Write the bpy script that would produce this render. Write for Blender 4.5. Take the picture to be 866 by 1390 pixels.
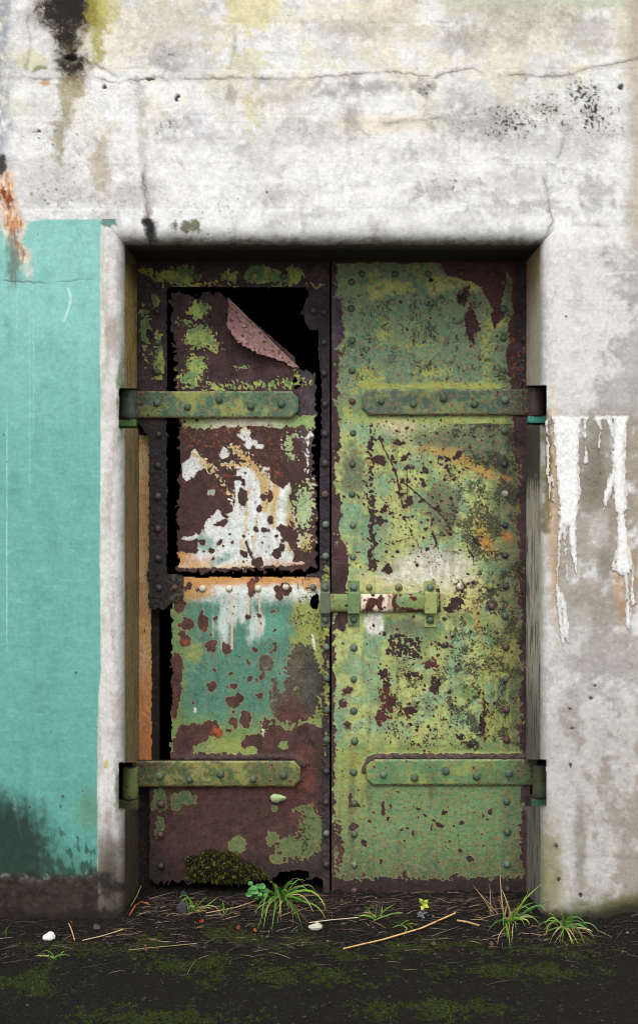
import bpy, math, random
import numpy as np
from mathutils import Vector, Matrix

for o in list(bpy.data.objects):
    bpy.data.objects.remove(o)
SC = bpy.context.scene
COL = SC.collection
R = math.radians

# ------------------------------------------------------------------ camera, sky, sun
S = 0.0027            # metres per unit of the survey grid on the wall's front plane
DIST = 4.5            # camera to wall
ZC = 1.4715           # camera height above the wall's foot
cam_d = bpy.data.cameras.new('camera')
cam = bpy.data.objects.new('camera', cam_d); COL.objects.link(cam)
cam.location = (0, -DIST, ZC); cam.rotation_euler = (R(90), 0, 0)
cam_d.sensor_fit = 'VERTICAL'; cam_d.sensor_height = 36.0
cam_d.lens = 36.0 * DIST / (1390 * S)
cam_d.clip_start = 0.05; cam_d.clip_end = 2000
SC.camera = cam

SUN_EL, SUN_AZ = R(52), R(8)
world = bpy.data.worlds.new('World'); SC.world = world; world.use_nodes = True
wn = world.node_tree.nodes; wl = world.node_tree.links
bg = wn['Background']; bg.inputs['Strength'].default_value = 0.15
sky = wn.new('ShaderNodeTexSky'); sky.sky_type = 'NISHITA'; sky.sun_disc = False
sky.sun_elevation = SUN_EL; sky.sun_rotation = R(180) + SUN_AZ
sky.dust_density = 3.0; sky.air_density = 1.0; sky.ozone_density = 1.0
hs = wn.new('ShaderNodeHueSaturation'); hs.inputs['Saturation'].default_value = 0.25
wl.new(sky.outputs[0], hs.inputs['Color']); wl.new(hs.outputs[0], bg.inputs['Color'])
sun_d = bpy.data.lights.new('sun', 'SUN'); sun_d.energy = 1.3; sun_d.angle = R(45)
sun_d.color = (1.0, 0.98, 0.95)
sun = bpy.data.objects.new('sun', sun_d); COL.objects.link(sun); sun.location = (0, -6, 8)
sdir = Vector((-math.sin(SUN_AZ) * math.cos(SUN_EL) * 1, -math.cos(SUN_AZ) * math.cos(SUN_EL), math.sin(SUN_EL)))
sun.rotation_euler = sdir.to_track_quat('Z', 'Y').to_euler()
SC.view_settings.view_transform = 'Standard'; SC.view_settings.look = 'None'
SC.view_settings.exposure = 0.3; SC.view_settings.gamma = 1.0
SC.view_settings.use_curve_mapping = False
SC.cycles.filter_width = 1.0

# ------------------------------------------------------------------ noise and fields
def _hash(xi, yi, seed):
    h = (xi.astype(np.uint32) * np.uint32(374761393) + yi.astype(np.uint32) * np.uint32(668265263)
         + np.uint32((seed * 2246822519 + 97) & 0xffffffff))
    h ^= h >> np.uint32(13); h *= np.uint32(1274126177); h ^= h >> np.uint32(16)
    h *= np.uint32(2654435769); h ^= h >> np.uint32(15)
    return h
def rnd(xi, yi, seed):
    return _hash(xi.astype(np.int64), yi.astype(np.int64), seed).astype(np.float64) / 4294967295.0
def perlin(x, y, seed):
    xi = np.floor(x).astype(np.int64); yi = np.floor(y).astype(np.int64)
    fx = x - xi; fy = y - yi
    u = fx * fx * fx * (fx * (fx * 6 - 15) + 10); v = fy * fy * fy * (fy * (fy * 6 - 15) + 10)
    def g(ix, iy, dx, dy):
        a = rnd(ix, iy, seed) * (2 * math.pi)
        return np.cos(a) * dx + np.sin(a) * dy
    n00 = g(xi, yi, fx, fy); n10 = g(xi + 1, yi, fx - 1, fy)
    n01 = g(xi, yi + 1, fx, fy - 1); n11 = g(xi + 1, yi + 1, fx - 1, fy - 1)
    a = n00 + u * (n10 - n00); b = n01 + u * (n11 - n01)
    return (a + v * (b - a)) * 1.5
def sstep(a, b, t):
    t = np.clip((t - a) / (b - a), 0, 1)
    return t * t * (3 - 2 * t)
def lin(r, g, b, k=1.0):
    f = lambda c: (c / 255 / 12.92) if c <= 10 else ((c / 255 + 0.055) / 1.055) ** 2.4
    return np.array([f(r) * k, f(g) * k, f(b) * k])

class Field:
    """Stains, paint and rust laid out on a surface, in survey-grid units."""
    def __init__(s, px, py):
        s.x = px; s.y = py; s.n = len(px); s.c = {}
        s.wx = px + 5 * s.fbm(22, 901, 3) + 1.6 * s.fbm(5, 903, 2)
        s.wy = py + 5 * s.fbm(22, 902, 3) + 1.6 * s.fbm(5, 904, 2)
    def fbm(s, scale, seed, octv=3, sx=1.0, sy=1.0):
        k = (scale, seed, octv, sx, sy)
        if k not in s.c:
            r = 0; a = 1; t = 0; x = s.x / (scale * sx); y = s.y / (scale * sy)
            for o in range(octv):
                r = r + a * perlin(x + 13.7 * o, y + 7.3 * o, seed + 31 * o); t += a
                a *= 0.55; x = x * 2.03; y = y * 2.03
            s.c[k] = r / t * 1.25
        return s.c[k]
    def blob(s, cx, cy, rx, ry, rot=0, raw=False):       # signed distance-like, + inside
        X = (s.x if raw else s.wx) - cx; Y = (s.y if raw else s.wy) - cy
        if rot:
            c, n = math.cos(R(rot)), math.sin(R(rot)); X, Y = X * c + Y * n, -X * n + Y * c
        return (1 - np.sqrt((X / rx) ** 2 + (Y / ry) ** 2)) * min(rx, ry)
    def blobs(s, lst):
        r = np.full(s.n, -99.0)
        for b in lst: r = np.maximum(r, s.blob(*b))
        return r
    def box(s, x0, y0, x1, y1, raw=False):
        X = s.x if raw else s.wx; Y = s.y if raw else s.wy
        return np.minimum(np.minimum(X - x0, x1 - X), np.minimum(Y - y0, y1 - Y))
    def line(s, pts, w, jit=0.0, js=9, raw=False, seed=5):
        X = s.x if raw else s.wx; Y = s.y if raw else s.wy
        if jit:
            X = s.x + jit * s.fbm(js, 700 + seed, 3); Y = s.y + jit * s.fbm(js, 800 + seed, 3)
        d = np.full(s.n, 1e9)
        for (ax, ay), (bx, by) in zip(pts[:-1], pts[1:]):
            ex, ey = bx - ax, by - ay
            t = np.clip(((X - ax) * ex + (Y - ay) * ey) / (ex * ex + ey * ey + 1e-9), 0, 1)
            d = np.minimum(d, np.hypot(X - ax - t * ex, Y - ay - t * ey))
        return w - d
    def poly(s, pts, raw=False):
        X = s.x if raw else s.wx; Y = s.y if raw else s.wy
        inside = np.zeros(s.n, bool); d = np.full(s.n, 1e9)
        for (ax, ay), (bx, by) in zip(pts, pts[1:] + pts[:1]):
            cond = ((ay > Y) != (by > Y)) & (X < (bx - ax) * (Y - ay) / ((by - ay) or 1e-9) + ax)
            inside ^= cond
            ex, ey = bx - ax, by - ay
            t = np.clip(((X - ax) * ex + (Y - ay) * ey) / (ex * ex + ey * ey + 1e-9), 0, 1)
            d = np.minimum(d, np.hypot(X - ax - t * ex, Y - ay - t * ey))
        return np.where(inside, d, -d)
    def dots(s, cell, rmin, rmax, dens, seed):           # scattered chips; dens 0..1 array or number
        X = s.x + 0.5 * s.fbm(4, 905, 2); Y = s.y + 0.5 * s.fbm(4, 906, 2)
        ci = np.floor(X / cell); cj = np.floor(Y / cell); r = np.full(s.n, -99.0)
        for di in (-1, 0, 1):
            for dj in (-1, 0, 1):
                a = ci + di; b = cj + dj
                cx = (a + rnd(a, b, seed)) * cell; cy = (b + rnd(a, b, seed + 1)) * cell
                q = rnd(a, b, seed + 2); rad = rmin + (rmax - rmin) * rnd(a, b, seed + 3) ** 2.5
                ang = rnd(a, b, seed + 4) * 3.14; el = 0.6 + 0.4 * rnd(a, b, seed + 5)
                dx = X - cx; dy = Y - cy; c = np.cos(ang); n = np.sin(ang)
                sd = rad - np.hypot(dx * c + dy * n, (-dx * n + dy * c) / el)
                r = np.maximum(r, np.where(q < dens, sd, -99.0))
        return r

def mixc(col, c, m):
    m = np.clip(m, 0, 1)[:, None]
    return col * (1 - m) + np.asarray(c) * m

# ------------------------------------------------------------------ materials
def new_mat(name):
    m = bpy.data.materials.new(name); m.use_nodes = True
    nt = m.node_tree
    return m, nt, nt.nodes['Principled BSDF']
def N(nt, t, **kw):
    n = nt.nodes.new(t)
    for k, v in kw.items():
        if k.startswith('i_'): n.inputs[k[2:].replace('_', ' ')].default_value = v
        else: setattr(n, k, v)
    return n
def noise(nt, scale, detail=4, rough=0.6, vec=None):
    n = N(nt, 'ShaderNodeTexNoise', i_Scale=scale, i_Detail=detail, i_Roughness=rough)
    if vec is not None: nt.links.new(vec, n.inputs['Vector'])
    return n.outputs['Fac']
def math_n(nt, op, a, b=None, c=None, clamp=False):
    n = N(nt, 'ShaderNodeMath', operation=op, use_clamp=clamp)
    for i, v in enumerate((a, b, c)):
        if v is None: continue
        if isinstance(v, (int, float)): n.inputs[i].default_value = v
        else: nt.links.new(v, n.inputs[i])
    return n.outputs[0]
def maprange(nt, v, a, b, c=0.0, d=1.0, smooth=True):
    n = N(nt, 'ShaderNodeMapRange', interpolation_type='SMOOTHSTEP' if smooth else 'LINEAR')
    nt.links.new(v, n.inputs[0])
    for i, x in enumerate((a, b, c, d)): n.inputs[i + 1].default_value = x
    return n.outputs[0]
def mix_col(nt, fac, a, b, mode='MIX'):
    n = N(nt, 'ShaderNodeMix', data_type='RGBA', blend_type=mode)
    if isinstance(fac, (int, float)): n.inputs[0].default_value = fac
    else: nt.links.new(fac, n.inputs[0])
    for i, v in ((6, a), (7, b)):
        if hasattr(v, 'links') or hasattr(v, 'is_linked'): nt.links.new(v, n.inputs[i])
        else: n.inputs[i].default_value = (*v, 1)
    return n.outputs[2]
def attr(nt, name, kind='GEOMETRY'):
    return N(nt, 'ShaderNodeAttribute', attribute_name=name, attribute_type=kind)
def scale_col(nt, col, fac):
    n = N(nt, 'ShaderNodeVectorMath', operation='SCALE')
    nt.links.new(col, n.inputs[0]); nt.links.new(fac, n.inputs['Scale'])
    return n.outputs[0]
def bump(nt, h, dist, strength=1.0, prev=None):
    b = N(nt, 'ShaderNodeBump', i_Strength=strength, i_Distance=dist)
    nt.links.new(h, b.inputs['Height'])
    if prev is not None: nt.links.new(prev, b.inputs['Normal'])
    return b.outputs[0]

def make_metal():
    """Flaking paint over rusted steel: the mesh carries where paint is left, the nodes break it up."""
    m, nt, p = new_mat('flaking_paint_on_rusted_steel'); L = nt.links
    pos = N(nt, 'ShaderNodeTexCoord').outputs['Object']
    nf = noise(nt, 200, 7, 0.8, pos); nm = noise(nt, 70, 6, 0.75, pos); nb = noise(nt, 22, 4, 0.6, pos)
    np_ = noise(nt, 150, 5, 0.75, pos)
    f = attr(nt, 'field').outputs['Fac']; pit = attr(nt, 'pit').outputs['Fac']
    e = math_n(nt, 'ADD', f, math_n(nt, 'MULTIPLY', math_n(nt, 'SUBTRACT', nm, 0.5), 1.3))
    e = math_n(nt, 'ADD', e, math_n(nt, 'MULTIPLY', math_n(nt, 'SUBTRACT', nf, 0.5), 0.8))
    t = maprange(nt, e, -0.07, 0.07)
    rim = maprange(nt, e, -0.6, -0.05)
    paint = attr(nt, 'paint').outputs['Color']; bare = attr(nt, 'bare').outputs['Color']
    v1 = maprange(nt, math_n(nt, 'ADD', math_n(nt, 'MULTIPLY', nm, .5), math_n(nt, 'MULTIPLY', nf, .5)), 0.3, 0.7, 0.58, 1.38, False)
    v2 = maprange(nt, nb, 0.25, 0.75, 0.86, 1.14, False)
    paint = scale_col(nt, paint, math_n(nt, 'MULTIPLY', v1, v2))
    paint = mix_col(nt, math_n(nt, 'MULTIPLY', rim, 0.5), paint, (0.34, 0.20, 0.075))
    v3 = maprange(nt, nf, 0.25, 0.75, 0.25, 1.9, False)
    bare = scale_col(nt, bare, math_n(nt, 'MULTIPLY', math_n(nt, 'MULTIPLY', v3, v2), maprange(nt, noise(nt, 38, 6, 0.75, pos), 0.3, 0.7, 0.55, 1.5, False)))
    warm = maprange(nt, noise(nt, 55, 5, 0.7, pos), 0.54, 0.68, 0, 0.5)
    bare = mix_col(nt, warm, bare, (0.13, 0.042, 0.02))
    gr = maprange(nt, noise(nt, 120, 5, 0.75, pos), 0.54, 0.62, 0, 0.5)
    paint = mix_col(nt, gr, paint, scale_col(nt, paint, math_n(nt, 'ADD', 0.42, 0.0)))
    c = mix_col(nt, t, paint, bare)
    pit = math_n(nt, 'MULTIPLY', pit, maprange(nt, noise(nt, 14, 5, 0.7, pos), 0.38, 0.62, 0.35, 1.15))
    thr = math_n(nt, 'SUBTRACT', 0.78, math_n(nt, 'MULTIPLY', pit, 0.38))
    pm = maprange(nt, math_n(nt, 'SUBTRACT', np_, thr), 0.0, 0.035)
    pm = math_n(nt, 'MULTIPLY', pm, maprange(nt, pit, 0.02, 0.12))
    c = mix_col(nt, math_n(nt, 'MULTIPLY', pm, 0.85), c, (0.028, 0.019, 0.017))
    L.new(c, p.inputs['Base Color'])
    rg = N(nt, 'ShaderNodeMix', data_type='FLOAT'); L.new(t, rg.inputs[0])
    rg.inputs[2].default_value = 0.45; rg.inputs[3].default_value = 0.66; L.new(rg.outputs[0], p.inputs['Roughness'])
    p.inputs['Specular IOR Level'].default_value = 0.4
    h = math_n(nt, 'SUBTRACT', math_n(nt, 'MULTIPLY', nf, math_n(nt, 'ADD', 0.25, t)), math_n(nt, 'MULTIPLY', pm, 0.7))
    h = math_n(nt, 'SUBTRACT', h, math_n(nt, 'MULTIPLY', t, 0.45))
    h = math_n(nt, 'ADD', h, math_n(nt, 'MULTIPLY', nm, 0.5))
    L.new(bump(nt, h, 0.007, 0.8), p.inputs['Normal'])
    return m

def make_concrete():
    m, nt, p = new_mat('weathered_concrete'); L = nt.links
    pos = N(nt, 'ShaderNodeTexCoord').outputs['Object']
    nf = noise(nt, 300, 4, 0.65, pos); nm = noise(nt, 60, 6, 0.65, pos); nb = noise(nt, 9, 5, 0.6, pos)
    base = attr(nt, 'paint').outputs['Color']; pit = attr(nt, 'pit').outputs['Fac']; gl = attr(nt, 'gloss').outputs['Fac']
    v = math_n(nt, 'MULTIPLY', maprange(nt, nm, 0.2, 0.8, 0.80, 1.16, False), maprange(nt, nf, 0.2, 0.8, 0.84, 1.14, False))
    c = scale_col(nt, base, v)
    rough_ = math_n(nt, 'SUBTRACT', 1.0, gl)
    mp = maprange(nt, noise(nt, 16, 10, 0.78, pos), 0.50, 0.57)
    c = mix_col(nt, math_n(nt, 'MULTIPLY', math_n(nt, 'MULTIPLY', mp, rough_), 0.22), c, scale_col(nt, c, math_n(nt, 'ADD', 0.55, 0.0)))
    mq = maprange(nt, noise(nt, 34, 8, 0.8, pos), 0.55, 0.60)
    c = mix_col(nt, math_n(nt, 'MULTIPLY', math_n(nt, 'MULTIPLY', mq, rough_), 0.5), c, scale_col(nt, c, math_n(nt, 'ADD', 1.28, 0.0)))
    br = N(nt, 'ShaderNodeMapping'); br.inputs['Scale'].default_value = (9, 9, 70); nt.links.new(pos, br.inputs[0])
    bm_ = noise(nt, 1.0, 5, 0.7, br.outputs[0])
    c = scale_col(nt, c, math_n(nt, 'ADD', 1.0, math_n(nt, 'MULTIPLY', math_n(nt, 'SUBTRACT', bm_, .5), .22)))
    pn = noise(nt, 150, 2, 0.5, pos)
    thr = math_n(nt, 'SUBTRACT', 0.83, math_n(nt, 'MULTIPLY', pit, 0.34))
    pm = maprange(nt, math_n(nt, 'SUBTRACT', pn, thr), 0.0, 0.04)
    c = mix_col(nt, math_n(nt, 'MULTIPLY', pm, 0.75), c, (0.045, 0.040, 0.034))
    sp_ = maprange(nt, noise(nt, 330, 2, 0.5, pos), 0.69, 0.73)
    c = mix_col(nt, math_n(nt, 'MULTIPLY', math_n(nt, 'MULTIPLY', sp_, math_n(nt, 'ADD', rough_, .25, clamp=True)), .6), c, scale_col(nt, c, math_n(nt, 'ADD', 0.35, 0.0)))
    wv = N(nt, 'ShaderNodeTexNoise', i_Scale=9.0, i_Detail=6.0, i_Roughness=0.7); L.new(pos, wv.inputs['Vector'])
    va = N(nt, 'ShaderNodeVectorMath', operation='MULTIPLY_ADD'); L.new(wv.outputs['Color'], va.inputs[0]); va.inputs[1].default_value = (.16, .16, .16); L.new(pos, va.inputs[2])
    vo = N(nt, 'ShaderNodeTexVoronoi', feature='DISTANCE_TO_EDGE', i_Scale=5.5); L.new(va.outputs[0], vo.inputs['Vector'])
    hl = math_n(nt, 'MULTIPLY', maprange(nt, vo.outputs['Distance'], 0.0, 0.014, 1, 0), maprange(nt, noise(nt, 3.2, 4, 0.6, pos), 0.50, 0.60))
    c = mix_col(nt, math_n(nt, 'MULTIPLY', math_n(nt, 'MULTIPLY', hl, rough_), .42), c, scale_col(nt, c, math_n(nt, 'ADD', 0.4, 0.0)))
    L.new(c, p.inputs['Base Color'])
    L.new(maprange(nt, gl, 0, 1, 0.9, 0.5, False), p.inputs['Roughness'])
    p.inputs['Specular IOR Level'].default_value = 0.3
    ng = noise(nt, 420, 3, 0.7, pos)
    h = math_n(nt, 'SUBTRACT', math_n(nt, 'ADD', math_n(nt, 'MULTIPLY', ng, 0.5), math_n(nt, 'MULTIPLY', nm, 0.35)), math_n(nt, 'MULTIPLY', pm, 1.6))
    h = math_n(nt, 'SUBTRACT', h, math_n(nt, 'MULTIPLY', mp, .25))
    h = math_n(nt, 'MULTIPLY', h, math_n(nt, 'SUBTRACT', 1.0, math_n(nt, 'MULTIPLY', gl, 0.95)))
    L.new(bump(nt, h, 0.0035, 0.6), p.inputs['Normal'])
    return m

def simple_mat(name, col, rough=0.8, var=0.3, scale=60, bumpd=0.002, vary_obj=False, spec=0.3, sub=None):
    m, nt, p = new_mat(name); L = nt.links
    pos = N(nt, 'ShaderNodeTexCoord').outputs['Object']
    n = noise(nt, scale, 4, 0.65, pos)
    c = scale_col(nt, N(nt, 'ShaderNodeRGB').outputs[0], maprange(nt, n, 0.2, 0.8, 1 - var, 1 + var, False))
    for nd in nt.nodes:
        if nd.type == 'RGB': nd.outputs[0].default_value = (*col, 1)
    if sub is not None:
        n2 = noise(nt, scale * 0.35, 4, 0.6, pos)
        c = mix_col(nt, maprange(nt, n2, 0.45, 0.6), c, sub)
    L.new(c, p.inputs['Base Color']); p.inputs['Roughness'].default_value = rough
    p.inputs['Specular IOR Level'].default_value = spec
    if bumpd: L.new(bump(nt, n, bumpd, 0.7), p.inputs['Normal'])
    return m

def make_hardware():
    """Rivets, straps and bolts: the object's own paint colour, worn down to rust in spots."""
    m, nt, p = new_mat('painted_iron_hardware'); L = nt.links
    pos = N(nt, 'ShaderNodeNewGeometry').outputs['Position']
    oi = N(nt, 'ShaderNodeObjectInfo')
    nm = noise(nt, 45, 4, 0.65, pos); nf = noise(nt, 260, 3, 0.6, pos)
    c = scale_col(nt, oi.outputs['Color'], maprange(nt, nf, 0.2, 0.8, 0.7, 1.3, False))
    t = maprange(nt, math_n(nt, 'ADD', nm, math_n(nt, 'MULTIPLY', math_n(nt, 'SUBTRACT', nf, 0.5), 0.5)), 0.58, 0.63)
    c = mix_col(nt, math_n(nt, 'MULTIPLY', t, 0.8), c, (0.055, 0.032, 0.026))
    L.new(c, p.inputs['Base Color']); p.inputs['Roughness'].default_value = 0.5
    L.new(bump(nt, nf, 0.003, 0.6), p.inputs['Normal'])
    return m

def make_leaf(name, vary=0.35, rough=0.5):
    m, nt, p = new_mat(name); L = nt.links
    a = attr(nt, 'tint').outputs['Color']
    n = noise(nt, 50, 3, 0.6, N(nt, 'ShaderNodeTexCoord').outputs['Object'])
    c = scale_col(nt, a, maprange(nt, n, 0.2, 0.8, 1 - vary, 1 + vary, False))
    L.new(c, p.inputs['Base Color']); p.inputs['Roughness'].default_value = rough
    p.inputs['Specular IOR Level'].default_value = 0.3
    return m

METAL = make_metal(); CONC = make_concrete(); HARD = make_hardware(); LEAF = make_leaf('leaf_blades')

# ------------------------------------------------------------------ object helpers
def tag(o, label=None, cat=None, group=None, kind=None):
    if cat and not kind: kind = 'thing'
    if label: o['label'] = label
    if cat: o['category'] = cat
    if group: o['group'] = group
    if kind: o['kind'] = kind
    return o
def empty(name, loc=(0, 0, 0)):
    o = bpy.data.objects.new(name, None); COL.objects.link(o); o.location = loc
    o.empty_display_size = 0.1
    return o
def link(name, me, mat, parent=None):
    o = bpy.data.objects.new(name, me); COL.objects.link(o)
    if mat and not me.materials: me.materials.append(mat)
    if parent:
        o.parent = parent
        if parent.parent: o.location = -Vector(parent.location) - Vector(parent.parent.location)
        else: o.location = -Vector(parent.location)
    return o
def mesh_np(name, V, F, smooth=True):
    me = bpy.data.meshes.new(name)
    V = np.asarray(V, dtype=np.float32); F = np.asarray(F, dtype=np.int32)
    k = F.shape[1]
    me.vertices.add(len(V)); me.vertices.foreach_set('co', V.ravel())
    me.loops.add(F.size); me.loops.foreach_set('vertex_index', F.ravel())
    me.polygons.add(len(F)); me.polygons.foreach_set('loop_start', np.arange(len(F), dtype=np.int32) * k)
    me.polygons.foreach_set('use_smooth', np.full(len(F), smooth, dtype=bool))
    me.update(calc_edges=True); me.validate()
    return me
def put_attr(me, name, arr):
    arr = np.asarray(arr, dtype=np.float32)
    if arr.ndim == 2:
        a = me.attributes.new(name, 'FLOAT_COLOR', 'POINT')
        a.data.foreach_set('color', np.concatenate([arr, np.ones((len(arr), 1), np.float32)], 1).ravel())
    else:
        a = me.attributes.new(name, 'FLOAT', 'POINT'); a.data.foreach_set('value', arr)
def grid_faces(nr, nc):
    i, j = np.meshgrid(np.arange(nr - 1), np.arange(nc - 1), indexing='ij')
    a = (i * nc + j)
    return np.stack([a, a + nc, a + nc + 1, a + 1], -1)          # [nr-1, nc-1, 4]
def PW(px, py, y):
    """Survey-grid position seen on the plane at depth y -> metres."""
    k = (DIST + y) / DIST
    return Vector(((px - 433) * S * k, y, ZC + (695 - py) * S * k))

class MB:
    """A small mesh collector: every build() is one mesh object."""
    def __init__(s): s.v = []; s.f = []; s.t = []
    def add(s, vs, fs, tint=None):
        b = len(s.v); s.v += [tuple(v) for v in vs]; s.f += [tuple(b + i for i in f) for f in fs]
        if tint is not None: s.t += [tuple(tint)] * len(vs)
    def build(s, name, mat, parent=None, smooth=False, bevel=0.0):
        me = bpy.data.meshes.new(name); me.from_pydata(s.v, [], s.f); me.update()
        if s.t: put_attr(me, 'tint', np.array(s.t))
        if smooth: me.polygons.foreach_set('use_smooth', np.ones(len(me.polygons), bool))
        if bevel:
            import bmesh
            bm = bmesh.new(); bm.from_mesh(me)
            bmesh.ops.remove_doubles(bm, verts=bm.verts, dist=1e-6)
            es = [e for e in bm.edges if len(e.link_faces) == 2 and e.calc_face_angle(0) > 0.5]
            bmesh.ops.bevel(bm, geom=es, offset=bevel, segments=2, affect='EDGES', profile=0.6)
            bm.to_mesh(me); bm.free()
        return link(name, me, mat, parent)
    def box(s, x0, x1, y0, y1, z0, z1, tint=None):
        vs = [(x, y, z) for x in (x0, x1) for y in (y0, y1) for z in (z0, z1)]
        s.add(vs, [(0, 1, 3, 2), (4, 6, 7, 5), (0, 4, 5, 1), (2, 3, 7, 6), (0, 2, 6, 4), (1, 5, 7, 3)], tint)
    def prism(s, pts, y0, y1):                                   # outline in x,z extruded in y
        n = len(pts)
        vs = [(x, y0, z) for x, z in pts] + [(x, y1, z) for x, z in pts]
        fs = [tuple(range(n - 1, -1, -1)), tuple(range(n, 2 * n))]
        fs += [(i, (i + 1) % n, n + (i + 1) % n, n + i) for i in range(n)]
        s.add(vs, fs)
    def lathe(s, c, prof, axis='z', n=16):                        # prof: (radius, height)
        vs = []; fs = []
        for r, h in prof:
            for k in range(n):
                a = 2 * math.pi * k / n; u, w = r * math.cos(a), r * math.sin(a)
                if axis == 'z': vs.append((c[0] + u, c[1] + w, c[2] + h))
                elif axis == 'y': vs.append((c[0] + u, c[1] - h, c[2] + w))
                else: vs.append((c[0] + h, c[1] + u, c[2] + w))
        m = len(prof)
        for i in range(m - 1):
            for k in range(n):
                a = i * n + k; b = i * n + (k + 1) % n
                fs.append((a, b, b + n, a + n))
        fs.append(tuple(range(n - 1, -1, -1))); fs.append(tuple((m - 1) * n + k for k in range(n)))
        s.add(vs, fs)
    def tube(s, pts, rad, n=6, tint=None):
        pts = [Vector(p) for p in pts]; vs = []; fs = []
        rr = rad if isinstance(rad, (list, tuple)) else [rad] * len(pts)
        for i, p in enumerate(pts):
            d = (pts[min(i + 1, len(pts) - 1)] - pts[max(i - 1, 0)]).normalized()
            u = d.cross(Vector((0.3, 0.2, 1)) if abs(d.z) < 0.9 else Vector((1, 0, 0))).normalized(); w = d.cross(u)
            for k in range(n):
                a = 2 * math.pi * k / n; vs.append(p + (u * math.cos(a) + w * math.sin(a)) * rr[i])
        for i in range(len(pts) - 1):
            for k in range(n):
                a = i * n + k; b = i * n + (k + 1) % n
                fs.append((a, b, b + n, a + n))
        fs.append(tuple(range(n))); fs.append(tuple((len(pts) - 1) * n + k for k in range(n - 1, -1, -1)))
        s.add(vs, fs, tint)
    def blade(s, p0, p1, p2, w, tint, seg=6, fold=0.25, tip=None):
        p0, p1, p2 = Vector(p0), Vector(p1), Vector(p2); vs = []; fs = []
        for i in range(seg + 1):
            t = i / seg; p = p0 * (1 - t) ** 2 + p1 * 2 * t * (1 - t) + p2 * t * t
            d = (p1 - p0) * (1 - t) + (p2 - p1) * t
            side = d.cross(Vector((0.15, -1, 0.35)))
            side = side.normalized() if side.length > 1e-6 else Vector((1, 0, 0))
            ww = w * (1 - t ** 2.2) * (0.65 + 0.35 * min(1, t * 4)) + 0.0003
            up = side.cross(d).normalized() * (ww * fold)
            vs += [p - side * ww, p + up, p + side * ww]
        for i in range(seg):
            a = i * 3
            fs += [(a, a + 1, a + 4, a + 3), (a + 1, a + 2, a + 5, a + 4)]
        if tip is None: s.add(vs, fs, tint)
        else:
            b = len(s.v); s.v += [tuple(v) for v in vs]; s.f += [tuple(b + i for i in f) for f in fs]
            for i in range(seg + 1):
                k = (i / seg) ** 2
                s.t += [tuple(np.asarray(tint) * (1 - k) + np.asarray(tip) * k)] * 3

def plate(name, x0, y0, x1, y1, depth, thick, fn, parent, step=1.5, mat=None, bleed=0.0):
    """Sheet of metal between survey-grid lines at depth; fn(Field) -> mask, height, attributes."""
    nc = int(round((x1 - x0) / step)) + 1; nr = int(round((y1 - y0) / step)) + 1
    gx, gy = np.meshgrid(np.linspace(x0, x1, nc), np.linspace(y0, y1, nr))
    F = Field(gx.ravel(), gy.ravel())
    mask, h, at = fn(F)
    if bleed and 'field' in at:                      # rust washed down from every chip
        fd2 = at['field'].reshape(nr, nc); src_ = sstep(-.1, .4, fd2 + .5 * F.fbm(5, 950, 2).reshape(nr, nc)); acc = np.zeros((nr, nc)); row = np.zeros(nc)
        keepr = 0.955 + .03 * perlin(np.arange(nc) / 3.0, np.zeros(nc), 951)
        for i in range(nr):
            row = np.maximum(row * keepr, src_[i] * .8); acc[i] = row
            row = .9 * row + .05 * np.roll(row, 1) + .05 * np.roll(row, -1)
        acc = np.clip(acc.ravel() * (.55 + .9 * F.fbm(9, 952, 3, .4, 4)), 0, 1)
        at['paint'] = mixc(at['paint'], lin(112, 84, 50), acc * bleed * np.where(F.y > 1066, .3, 1))
    k = (DIST + depth) / DIST
    X = (F.x - 433) * S * k; Z = ZC + (695 - F.y) * S * k
    V = np.stack([X, depth - h, Z], -1)
    Q = grid_faces(nr, nc)
    keep = (mask[Q].sum(-1) >= 3) if mask is not None else np.ones((nr - 1, nc - 1), bool)
    # rim: every edge between kept and not-kept
    K = np.pad(keep, 1)
    rims = []
    c = K[1:-1, 1:-1]
    for (di, dj, a, b) in ((-1, 0, 3, 0), (1, 0, 1, 2), (0, -1, 0, 1), (0, 1, 2, 3)):
        nb = K[1 + di:K.shape[0] - 1 + di, 1 + dj:K.shape[1] - 1 + dj]
        sel = c & ~nb
        rims.append(np.stack([Q[sel][:, a], Q[sel][:, b]], -1))
    E = np.concatenate(rims)
    n0 = len(V); ne = len(E)
    A, B = V[E[:, 0]], V[E[:, 1]]
    back = np.array([0, thick, 0])
    V2 = np.concatenate([V, A, B, B + back, A + back])
    i = n0 + np.arange(ne)
    RF = np.stack([i + ne, i, i + 3 * ne, i + 2 * ne], -1)
    faces = np.concatenate([Q[keep], RF])
    src = np.concatenate([np.arange(n0), E[:, 0], E[:, 1], E[:, 1], E[:, 0]])
    used = np.zeros(len(V2), bool); used[faces.ravel()] = True
    idx = np.cumsum(used) - 1
    me = mesh_np(name, V2[used], idx[faces])
    rim = np.zeros(len(V2), bool); rim[n0:] = True
    for nme, arr in at.items():
        a = arr[src]
        if nme == 'field': a = np.where(rim, 2.0, a)
        if nme == 'bare': a = np.where(rim[:, None], lin(62, 44, 40), a)
        put_attr(me, nme, a[used])
    return link(name, me, mat or METAL, parent)

# ================================================================== THE WALL
XL, XR = 136.0, 767.0       # where the rounded arris leaves the wall's face
YT = 297.0
RAD = 30.0                  # arris radius, grid units
FOOT = 1275.0

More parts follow.
